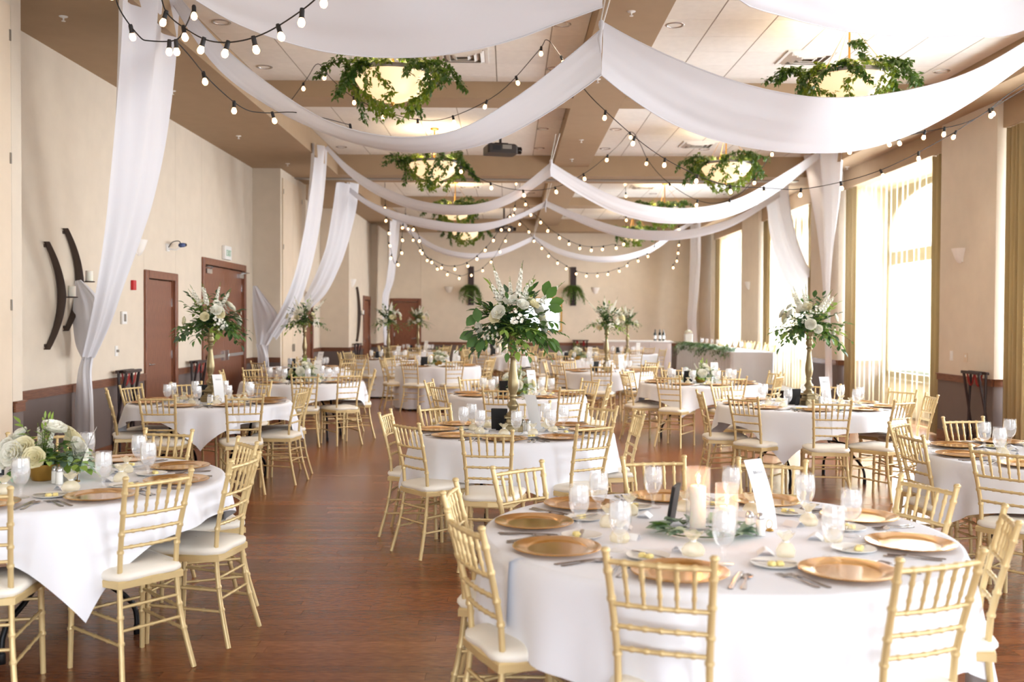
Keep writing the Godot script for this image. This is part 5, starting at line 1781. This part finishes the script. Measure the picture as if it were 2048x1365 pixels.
func build_bar() -> void:
	var b := thing("bar_counter", "pale panelled bar counter in the far right corner", "bar", Vector3(3.55, 0, -27.4), 0.0)
	part(b, "top", boxmesh(Vector3(0, 1.03, 0), Vector3(1.86, 0.04, 0.66), 0.006), M.white)
	for k in 3:
		part(b, "front_panel", boxmesh(Vector3(-0.6 + 0.6 * k, 0.51, 0.29), Vector3(0.595, 1.0, 0.03), 0.004), M.greywall)
	part(b, "body", boxmesh(Vector3(0, 0.5, -0.02), Vector3(1.78, 1.0, 0.55)), M.greywall)
	var bt := mb()
	bt.lathe([[0.0005, 0.0], [0.037, 0.0], [0.038, 0.005], [0.038, 0.18], [0.033, 0.205], [0.015, 0.235], [0.013, 0.29], [0.015, 0.292], [0.015, 0.305], [0.0005, 0.306]], 14)
	var lb := mb()
	lb.lathe([[0.0386, 0.05], [0.0386, 0.14]], 14)
	var spots := [[4.02, "left"], [4.15, "middle"], [4.25, "right"]]
	for q in spots:
		var t := thing("wine_bottle", "dark wine bottle on the bar, %s of the three" % q[1], "bottle", Vector3(q[0], 1.0505, -27.2), 0.0, "wine bottles on the bar")
		part(t, "glass", bt.mesh(), M.bottle)
		part(t, "paper_label", lb.mesh(), M.paper, Transform3D.IDENTITY, "white paper label")
	# riser with the long head table
	var riser := thing("stage_riser", "low stage riser under the head table by the windows", "stage", Vector3(5.05, 0, -23.3), 0.0)
	part(riser, "deck", boxmesh(Vector3(0, 0.11, 0), Vector3(1.7, 0.22, 7.0), 0.01), M.darkwood)
	var ht := thing("head_table", "long head table on the riser beside the right windows", "table", Vector3(4.95, 0.22, -23.3), 0.0)
	part(ht, "tabletop", boxmesh(Vector3(0, 0.72, 0), Vector3(0.8, 0.03, 6.3)), M.woodh)
	for s in [-1.0, 1.0]:
		for z in [-2.9, 2.9]:
			part(ht, "leg", boxmesh(Vector3(0.33 * s, 0.3525, z), Vector3(0.04, 0.705, 0.04)), M.blacksteel)
	# skirt cloth: a rectangle in plan with folds
	var p := PackedVector3Array()
	var seg := 260
	var hx := 0.43
	var hz := 3.2
	rng.seed = 12
	for r in 8:
		var t := r / 7.0
		for c in seg:
			var u := float(c) / seg * (4 * hx + 4 * hz)
			var q: Vector2
			var nrm: Vector2
			if u < 2 * hx:
				q = Vector2(-hx + u, hz)
				nrm = Vector2(0, 1)
			elif u < 2 * hx + 2 * hz:
				q = Vector2(hx, hz - (u - 2 * hx))
				nrm = Vector2(1, 0)
			elif u < 4 * hx + 2 * hz:
				q = Vector2(hx - (u - 2 * hx - 2 * hz), -hz)
				nrm = Vector2(0, -1)
			else:
				q = Vector2(-hx, -hz + (u - 4 * hx - 2 * hz))
				nrm = Vector2(-1, 0)
			var w := 0.022 * (1.0 - t) * (sin(u * 21.0) + 0.5 * sin(u * 47.0 + 1.0)) + 0.008
			p.append(Vector3(q.x + nrm.x * w, 0.012 + 0.738 * t, q.y + nrm.y * w))
	var flip := PackedVector3Array()
	for r in 8:
		for c in range(seg - 1, -1, -1):
			flip.append(p[r * seg + c])
	var cb := mb()
	cb.grid(flip, 8, seg, true)
	var q4 := [Vector2(-hx, -hz), Vector2(hx, -hz), Vector2(hx, hz), Vector2(-hx, hz)]
	cb.quad(Vector3(-hx, 0.75, -hz), Vector3(hx, 0.75, -hz), Vector3(hx, 0.75, hz), Vector3(-hx, 0.75, hz))
	solo("head_tablecloth", cb.mesh(), M.cloth, "floor-length white cloth on the long head table", "tablecloth", Vector3(4.95, 0.22, -23.3))
	var gr := thing("greenery_runner", "green leafy garland along the front edge of the head table", "garland", Vector3(4.62, 0.975, -23.3), 0.0)
	rng.seed = 33
	for k in 21:
		var b1 := mb()
		var st := mb()
		for j in 12:
			var a := rf(0, TAU)
			sprig(b1, Vector3(rf(-0.05, 0.05), 0.03, rf(-0.12, 0.12)), Vector3(-absf(cos(a)) + 0.3, rf(-0.1, 0.7), sin(a)).normalized(), rf(0.14, 0.3), 0.08, 0.036, 8, rf(0.3, 0.9), false, st)
		part(gr, "sprig", b1.mesh(), [M.leaf_dark, M.leaf_mid, M.leaf_pale][k % 3], xf(0, 0, -2.9 + 0.29 * k))
	for k in 5:
		var d := Vector3(-0.5, 0.8, 0.3).normalized()
		part(gr, "white_rose", SH.rose[k % 3], M.petal, Transform3D(upto(d), Vector3(0, 0.06, -2.4 + 1.2 * k)))
	for k in 9:
		var z := -20.9 - 0.62 * k
		place("water_goblet", SH.far_goblet, "goblet on the head table, number %s counted from the near end" % HOURS[k + 1], "glass", "goblets on the head table", Vector3(5.05, 0.972, z), 0)
		place("banquet_chair", chair_far, "gold bamboo-style chair behind the head table, number %s from the near end" % HOURS[k + 1], "chair", "chairs at the head table", Vector3(5.62, 0.221, z - 0.05), PI / 2)
	var lan := thing("candle_lantern", "flower-topped lantern at the far end of the head table", "lantern", Vector3(4.75, 0.972, -26.2), 0.0)
	part(lan, "box", boxmesh(Vector3(0, 0.14, 0), Vector3(0.2, 0.28, 0.2), 0.01), M.white)
	for k in 6:
		var d := Vector3(cos(k * 1.05), 1.0, sin(k * 1.05)).normalized()
		part(lan, "white_rose", SH.rose[k % 3], M.petal, Transform3D(upto(d), Vector3(0, 0.28, 0) + d * 0.07))

# ---------------------------------------------------------------- everything
func _ready() -> void:
	# camera, sky, daylight through the windows, exposure
	var cam := Camera3D.new()
	cam.name = "camera"
	cam.position = Vector3(0, 1.6, 0)
	cam.rotation_order = EULER_ORDER_YXZ
	cam.rotation_degrees = Vector3(-1.22, -0.23, 0.3)
	add_child(cam)
	var at := CameraAttributesPhysical.new()
	at.frustum_focal_length = 51.05
	at.frustum_focus_distance = 6.6
	at.frustum_near = 0.05
	at.frustum_far = 200.0
	at.exposure_aperture = 3.4
	cam.attributes = at
	cam.keep_aspect = Camera3D.KEEP_HEIGHT
	cam.fov = 37.84
	cam.near = 0.05
	cam.far = 200.0
	cam.current = true
	var env := Environment.new()
	env.tonemap_mode = Environment.TONE_MAPPER_LINEAR
	env.tonemap_exposure = 1.46
	env.background_mode = Environment.BG_SKY
	env.sdfgi_enabled = true
	env.ssao_enabled = true
	env.ssil_enabled = true
	var sm := ProceduralSkyMaterial.new()
	sm.sky_top_color = Color(0.80, 0.86, 0.95)
	sm.sky_horizon_color = Color(0.96, 0.97, 0.98)
	sm.ground_bottom_color = Color(0.75, 0.76, 0.72)
	sm.ground_horizon_color = Color(0.92, 0.93, 0.93)
	sm.energy_multiplier = 2.5
	env.sky = Sky.new()
	env.sky.sky_material = sm
	var we := WorldEnvironment.new()
	we.name = "environment"
	we.environment = env
	add_child(we)
	for z in [-4.3, -10.05, -15.83, -21.65, -27.3]:
		area("window_daylight", Vector3(7.05, 2.3, z), PI / 2, Vector2(4.1, 3.3), 5.0 if z > -5.0 else 6.8, Color(0.93, 0.96, 1.0))
	area("window_daylight", Vector3(7.05, 2.3, 1.6), PI / 2, Vector2(4.1, 3.3), 4.5, Color(0.93, 0.96, 1.0))
	for x in [-2.05, 1.85]:
		area("front_daylight", Vector3(x, 1.7, ZB + 0.5), 0.0, Vector2(3.2, 3.2), 2.3, Color(0.9, 0.945, 1.0))

	make_materials()
	build_room()
	build_curtains()

	# shared shapes
	chair_full = make_chair(false)
	chair_far = make_chair(true)
	goblet = make_goblet()
	bread = make_bread_plate()
	favor = make_favor()
	make_cutlery()
	SH.charger = charger_mesh()
	SH.menu = make_menu()
	SH.frame = make_frame()
	SH.shaker = make_shaker()
	SH.rose = [rose_mesh(0.04, 1), rose_mesh(0.043, 2), rose_mesh(0.036, 3)]
	SH.spike = [spike_mesh(0.34, 0.020, 4), spike_mesh(0.27, 0.019, 5)]
	SH.stand = stand_mesh()
	SH.tall_hero = make_tall_flowers(21, true, true)
	SH.tall = [make_tall_flowers(22, true, false), make_tall_flowers(23, true, false)]
	SH.tall_far = make_tall_flowers(24, false, false)
	SH.low_hero = make_low_flowers(31, true, 1.35)
	SH.low = make_low_flowers(32, true)
	SH.low_far = make_low_flowers(33, false)
	SH.ivy = [make_ivy(51), make_ivy(52)]
	var so := mb()
	so.lathe([[0.0005, 0.012], [0.011, 0.011], [0.014, 0.0], [0.014, -0.035], [0.016, -0.038], [0.016, -0.044], [0.0005, -0.046]], 10)
	SH.socket = so.mesh()
	var bu := mb()
	bu.lathe([[0.0005, -0.095], [0.012, -0.092], [0.02, -0.08], [0.0215, -0.068], [0.017, -0.055], [0.0125, -0.044]], 12)
	SH.bulb = bu.mesh()
	var fg := Node3D.new()
	fg.name = "far_goblet"
	var fb := mb()
	fb.lathe([[0.0005, 0.0], [0.036, 0.002], [0.008, 0.012], [0.008, 0.055], [0.03, 0.075], [0.0415, 0.125], [0.0375, 0.186]], 12)
	part(fg, "bowl", fb.mesh(), M.glass)
	var fi := mb()
	fi.lathe([[0.0005, 0.07], [0.028, 0.08], [0.038, 0.125], [0.036, 0.165], [0.0005, 0.165]], 10)
	part(fg, "ice_water", fi.mesh(), M.ice)
	SH.far_goblet = fg
	var ft := mb()
	var tp := PackedVector3Array()
	for k in 6:
		for x in [-0.045, 0.0, 0.045]:
			tp.append(Vector3(x, 0.036 - 0.014 * absf(k - 2.5), -0.03 + 0.012 * k))
	ft.grid(tp, 6, 3)
	SH.far_tag = ft.mesh()

	var tables := [
		{name = "front candle table", x = 0.82, z = -3.92, R = 0.91, rot = 1.082, dmin = 0.3, dmax = 0.56, kind = "none", mx = 0.22, mz = -0.02, mturn = 0.6, nx = -0.15, nz = -0.15, nturn = 4.34, full = 1, chairs = [[-0.24, -4.12, -96, 9, -1.738], [-0.15, -3.43, -66, 8, -1.092], [0.05, -4.75, -137, 11, -2.383], [0.74, -5.02, -170, 12, -3.029], [1.32, -4.95, 164, 1, 2.608], [1.29, -2.93, 22, 5, 0.443], [1.82, -3.57, 71, 4, 1.234], [1.84, -4.33, 111, 2, 1.953], [0.45, -2.93, -19, 7, -0.358]]},
		{name = "front left flower table", x = -2.4, z = -5.1, R = 0.91, rot = 0.175, dmin = 0.15, dmax = 0.48, kind = "low", mx = 0.22, mz = 0.05, mturn = -1.2, nx = -0.3, nz = -0.1, nturn = 0.3, full = 1, fx = 0.02, fz = 0.0, chairs = [[-2.17, -3.99, 12, 6, 0.108], [-1.54, -4.4, 52, 4, 0.806], [-1.31, -4.97, 80, 3, 1.504], [-1.48, -5.66, 123, 2, 2.202], [-2.1, -6.17, 166, 1, 2.9], [-2.83, -6.0, -150, 11, -2.685]]},
		{name = "central tall-vase table", x = 0.04, z = -7.45, R = 0.75, rot = 0.436, dmin = 0.26, dmax = 0.42, kind = "tall", mx = 0.17, mz = -0.06, mturn = 2.6, nx = -0.1, nz = -0.1, nturn = 3, full = 1, chairs = [[-0.92, -7.46, -98, 9, -1.581], [-0.69, -6.7, -51, 7, -0.82], [-0.59, -8.03, -136, 10, -2.315], [0.59, -6.64, 37, 5, 0.611], [0.77, -8.08, 132, 2, 2.281], [0.99, -7.45, 94, 3, 1.566], [-0.13, -6.22, -8, 6, -0.104], [0.2, -8.5, 171, 12, 2.997]]},
		{name = "left tall-vase table", x = -2.97, z = -9.95, R = 0.78, rot = 0.611, dmin = 0.13, dmax = 0.4, kind = "tall", mx = 0.12, mz = 0.1, mturn = 0.6, nx = -0.1, nz = -0.13, nturn = 3.3, full = 1, chairs = [[-3.85, -9.56, -66, 8, -1.154], [-3.88, -10.25, -109, 10, -1.878], [-3.12, -8.85, 0, 6, -0.156], [-2.36, -8.93, 20, 5, 0.56], [-2.0, -9.7, 82, 3, 1.319], [-2.1, -10.4, 121, 2, 2.048], [-3.47, -10.75, -145, 11, -2.594], [-2.75, -10.95, 168, 12, 2.925]]},
		{name = "left low-flower table", x = -2.75, z = -13.35, R = 0.8, rot = 0.873, dmin = 0.2, dmax = 0.36, kind = "low", mx = 0.17, mz = 0.03, mturn = -0.3, nx = -0.17, nz = -0.05, nturn = 3.4, full = 1, chairs = [[-3.13, -12.31, -15, 7, -0.504], [-2.51, -12.3, 13, 6, 0.211], [-1.99, -12.55, 37, 5, 0.927], [-1.8, -13.5, 99, 3, 1.727], [-2.2, -14.25, 149, 1, 2.58], [-2.9, -14.4, -172, 12, -2.987], [-3.6, -14.0, -127, 10, -2.224], [-3.8, -13.2, -82, 9, -1.429]]},
		{name = "right tall-vase table", x = 3, z = -9.9, R = 0.88, rot = 1.309, dmin = 0.17, dmax = 0.48, kind = "tall", mx = 0.2, mz = -0.05, mturn = 0.1, nx = -0.15, nz = 0, nturn = 3.3, full = 1, chairs = [[2.15, -9.08, -49, 8, -0.891], [2.83, -8.65, -8, 6, -0.176], [1.88, -9.75, -91, 9, -1.607], [2.34, -10.9, -144, 11, -2.558], [3.53, -8.81, 36, 5, 0.54], [4.06, -9.5, 86, 4, 1.256], [4.04, -10.15, 122, 3, 1.971], [3.5, -10.95, 155, 1, 2.697]]},
		{name = "right edge table", x = 3.5, z = -6.2, R = 0.84, rot = 0.524, dmin = 0.25, dmax = 0.4, kind = "low", mx = -0.17, mz = 0.08, mturn = 0.2, nx = 0, nz = 0.2, nturn = 0, full = 1, fx = 0.18, fz = -0.05, chairs = [[3.31, -7.21, -169, 12, -2.988], [2.7, -5.45, -55, 8, -0.818], [2.5, -6.17, -84, 9, -1.541], [2.73, -6.92, -134, 10, -2.29]]},
		{name = "second central table", x = 0.11, z = -11.1, R = 0.75, rot = 0.698, dmin = 0.25, dmax = 0.4, kind = "low", mx = 0.17, mz = 0.06, mturn = 0.3, nx = -0.14, nz = 0.12, nturn = 3, full = 1, chairs = [[-0.1, -10.09, -12, 6, -0.205], [0.67, -10.24, 33, 5, 0.577], [1.12, -10.89, 78, 3, 1.366], [0.97, -11.66, 123, 2, 2.148], [0.32, -12.11, 168, 12, 2.937], [-0.45, -11.96, -147, 11, -2.564], [-0.9, -11.31, -102, 9, -1.776], [-0.75, -10.54, -57, 8, -0.994]]},
		{name = "right low-flower table", x = 2.6, z = -13.4, R = 0.8, rot = 1.222, dmin = 0.2, dmax = 0.38, kind = "low", mx = 0.18, mz = 0.05, mturn = -0.1, nx = -0.18, nz = 0.05, nturn = 3.3, full = 1, chairs = [[2.01, -12.49, -33, 7, -0.575], [2.82, -12.34, 12, 6, 0.205], [3.51, -12.81, 57, 4, 0.996], [3.66, -13.62, 102, 3, 1.775], [3.19, -14.31, 147, 1, 2.566], [2.38, -14.46, -168, 12, -2.937], [1.69, -13.99, -123, 10, -2.146], [1.54, -13.18, -78, 9, -1.366]]},
		{name = "second right vase table", x = 1.62, z = -16.35, R = 0.75, rot = 1.047, dmin = 0.25, dmax = 0.4, kind = "tall", mx = 0.25, mz = 0.05, mturn = 0.1, nx = -0.2, nz = 0.1, nturn = 3.5, full = 0, chairs = [[1.44, -15.34, -10, 6, -0.176], [2.21, -15.51, 35, 5, 0.612], [2.63, -16.17, 80, 3, 1.394], [2.46, -16.94, 125, 2, 2.183], [1.8, -17.36, 170, 12, 2.965], [1.03, -17.19, -145, 11, -2.529], [0.61, -16.53, -100, 9, -1.747], [0.78, -15.76, -55, 8, -0.958]]},
		{name = "rear left vase table", x = -3.45, z = -16.9, R = 0.75, rot = 0.873, dmin = 0.25, dmax = 0.4, kind = "tall", mx = 0.25, mz = 0.05, mturn = -0.3, nx = -0.2, nz = 0.1, nturn = 3.5, full = 0, chairs = [[-3.27, -15.89, 10, 6, 0.176], [-2.61, -16.31, 55, 4, 0.958], [-2.44, -17.08, 100, 3, 1.747], [-2.86, -17.74, 145, 1, 2.529], [-3.63, -17.91, -170, 12, -2.965], [-4.04, -16.06, -35, 7, -0.612]]},
		{name = "long-cloth vase table", x = -2.5, z = -20.8, R = 0.75, rot = 0.000, dmin = 0.73, dmax = 0.73, kind = "tall", mx = 0.2, mz = 0.1, mturn = -0.3, nx = -0.2, nz = 0.1, nturn = 3.5, full = 0, chairs = [[-2.15, -19.83, 20, 5, 0.346], [-1.57, -20.36, 65, 4, 1.129], [-1.53, -21.15, 110, 2, 1.917], [-2.06, -21.73, 155, 1, 2.7], [-2.85, -21.77, -160, 11, -2.795], [-3.43, -21.24, -115, 10, -2.013], [-3.47, -20.45, -70, 8, -1.225], [-2.94, -19.87, -25, 7, -0.442]]},
		{name = "long-cloth flower table", x = -1.26, z = -18, R = 0.76, rot = 0.000, dmin = 0.73, dmax = 0.73, kind = "low", mx = 0.3, mz = 0.1, mturn = -0.3, nx = -0.25, nz = 0.1, nturn = 3.5, full = 0, chairs = [[-1.7, -17.06, -25, 7, -0.438], [-0.9, -17.02, 20, 5, 0.352], [-0.32, -17.56, 65, 4, 1.133], [-0.28, -18.36, 110, 2, 1.923], [-0.82, -18.94, 155, 1, 2.704], [-1.62, -18.98, -160, 11, -2.79], [-2.2, -18.44, -115, 10, -2.009], [-2.24, -17.64, -70, 8, -1.219]]},
		{name = "far left vase table", x = -2.35, z = -26, R = 0.75, rot = 0.873, dmin = 0.25, dmax = 0.4, kind = "tall", mx = 0.2, mz = 0.1, mturn = -0.3, nx = -0.2, nz = 0.1, nturn = 3.5, full = 0, chairs = [[-2.35, -24.97, 0, 6, 0.0], [-1.62, -25.27, 45, 4, 0.785], [-1.32, -26.0, 90, 3, 1.571], [-1.62, -26.73, 135, 2, 2.356], [-2.35, -27.03, -180, 12, 3.142], [-3.08, -26.73, -135, 10, -2.356], [-3.38, -26.0, -90, 9, -1.571], [-3.08, -25.27, -45, 8, -0.785]]},
		{name = "far candle table", x = -0.1, z = -23.4, R = 0.76, rot = 0.698, dmin = 0.25, dmax = 0.4, kind = "none", mx = 0.25, mz = 0.1, mturn = -0.3, nx = -0.25, nz = 0.1, nturn = 3.5, full = 0, chairs = [[0.17, -22.4, 15, 6, 0.264], [0.8, -22.88, 60, 4, 1.047], [0.9, -23.67, 105, 2, 1.835], [0.42, -24.3, 150, 1, 2.618], [-0.37, -24.4, -165, 11, -2.878], [-1.0, -23.92, -120, 10, -2.095], [-1.1, -23.13, -75, 9, -1.307], [-0.62, -22.5, -30, 7, -0.524]]},
		{name = "farthest table", x = -0.2, z = -27.6, R = 0.75, rot = 0.698, dmin = 0.25, dmax = 0.4, kind = "low", mx = 0.25, mz = 0.1, mturn = -0.3, nx = -0.25, nz = 0.1, nturn = 3.5, full = 0, chairs = [[-0.02, -26.59, 10, 6, 0.176], [0.64, -27.01, 55, 4, 0.958], [0.81, -27.78, 100, 3, 1.747], [0.39, -28.44, 145, 1, 2.529], [-0.38, -28.61, -170, 12, -2.965], [-1.04, -28.19, -125, 10, -2.183], [-1.21, -27.42, -80, 9, -1.394], [-0.79, -26.76, -35, 7, -0.612]]},
		{name = "far right vase table", x = 3, z = -25, R = 0.76, rot = 1.047, dmin = 0.25, dmax = 0.4, kind = "tall", mx = 0.25, mz = 0.1, mturn = -0.3, nx = -0.25, nz = 0.1, nturn = 3.5, full = 0, chairs = [[3.09, -23.96, 5, 6, 0.086], [3.8, -24.33, 50, 4, 0.874], [3.67, -25.8, 140, 1, 2.444], [2.91, -26.04, -175, 12, -3.055], [2.2, -25.67, -130, 10, -2.268], [1.96, -24.91, -85, 9, -1.484], [2.33, -24.2, -40, 7, -0.697]]},
		{name = "far middle flower table", x = 1.45, z = -20.9, R = 0.75, rot = 0.873, dmin = 0.25, dmax = 0.4, kind = "low", mx = 0.25, mz = 0.1, mturn = -0.3, nx = -0.25, nz = 0.1, nturn = 3.5, full = 0, chairs = [[1.89, -19.97, 25, 5, 0.442], [2.42, -20.55, 70, 4, 1.225], [2.38, -21.34, 115, 2, 2.013], [1.8, -21.87, 160, 1, 2.795], [1.01, -21.83, -155, 11, -2.7], [0.48, -21.25, -110, 10, -1.917], [0.52, -20.46, -65, 8, -1.129], [1.1, -19.93, -20, 7, -0.346]]},
	]
	for T in tables:
		build_table(T)
	candle_set(tables[0], [[-0.06, -0.03, 0.25, 0.048, 0.165], [0.035, 0.06, 0.2, 0.045, 0.1]], true)
	eucalyptus(tables[0], Vector3(-0.05, 0, 0.04), "")
	candle_set(tables[14], [[-0.08, 0.0, 0.3, 0.055, 0.2], [0.08, 0.05, 0.25, 0.05, 0.15]], false)
	build_hangings()
	build_ceiling_fittings()
	build_wall_things()
	build_bar()
	# napkins that hang over table edges
	for q in [[0, 8, "front candle table"], [3, 5, "left tall-vase table"], [5, 6, "right tall-vase table"], [9, 6, "second right vase table"]] :
		var T: Dictionary = tables[q[0]]
		for ch in T.chairs:
			if ch[3] != q[1]:
				continue
			var u := Vector3(ch[0] - T.x, 0, ch[1] - T.z).normalized()
			var p := PackedVector3Array()
			for k in 11:
				var f := k / 10.0
				for x in 5:
					var r: float = T.R - 0.03 + minf(f * 0.3, 0.062)
					var y := 0.769 - maxf(0.0, f * 0.3 - 0.05) * 0.98
					if f * 0.3 < 0.05:
						y = 0.769
					p.append(Vector3((x - 2) * 0.032, y, r + 0.012 * sin(x * 1.9) * f))
			var b := mb()
			b.grid(p, 11, 5)
			solo("napkin", b.mesh(), M.cloth, "white napkin hanging over the edge at %s o'clock of the %s" % [HOURS[q[1]], q[2]], "napkin", Vector3(T.x, 0, T.z), atan2(u.x, u.z), "white napkins")
	for proto in [chair_full, chair_far, goblet, bread, favor, SH.menu, SH.frame, SH.shaker, SH.tall_hero, SH.tall[0], SH.tall[1], SH.tall_far, SH.low_hero, SH.low, SH.low_far, SH.far_goblet]:
		proto.free()
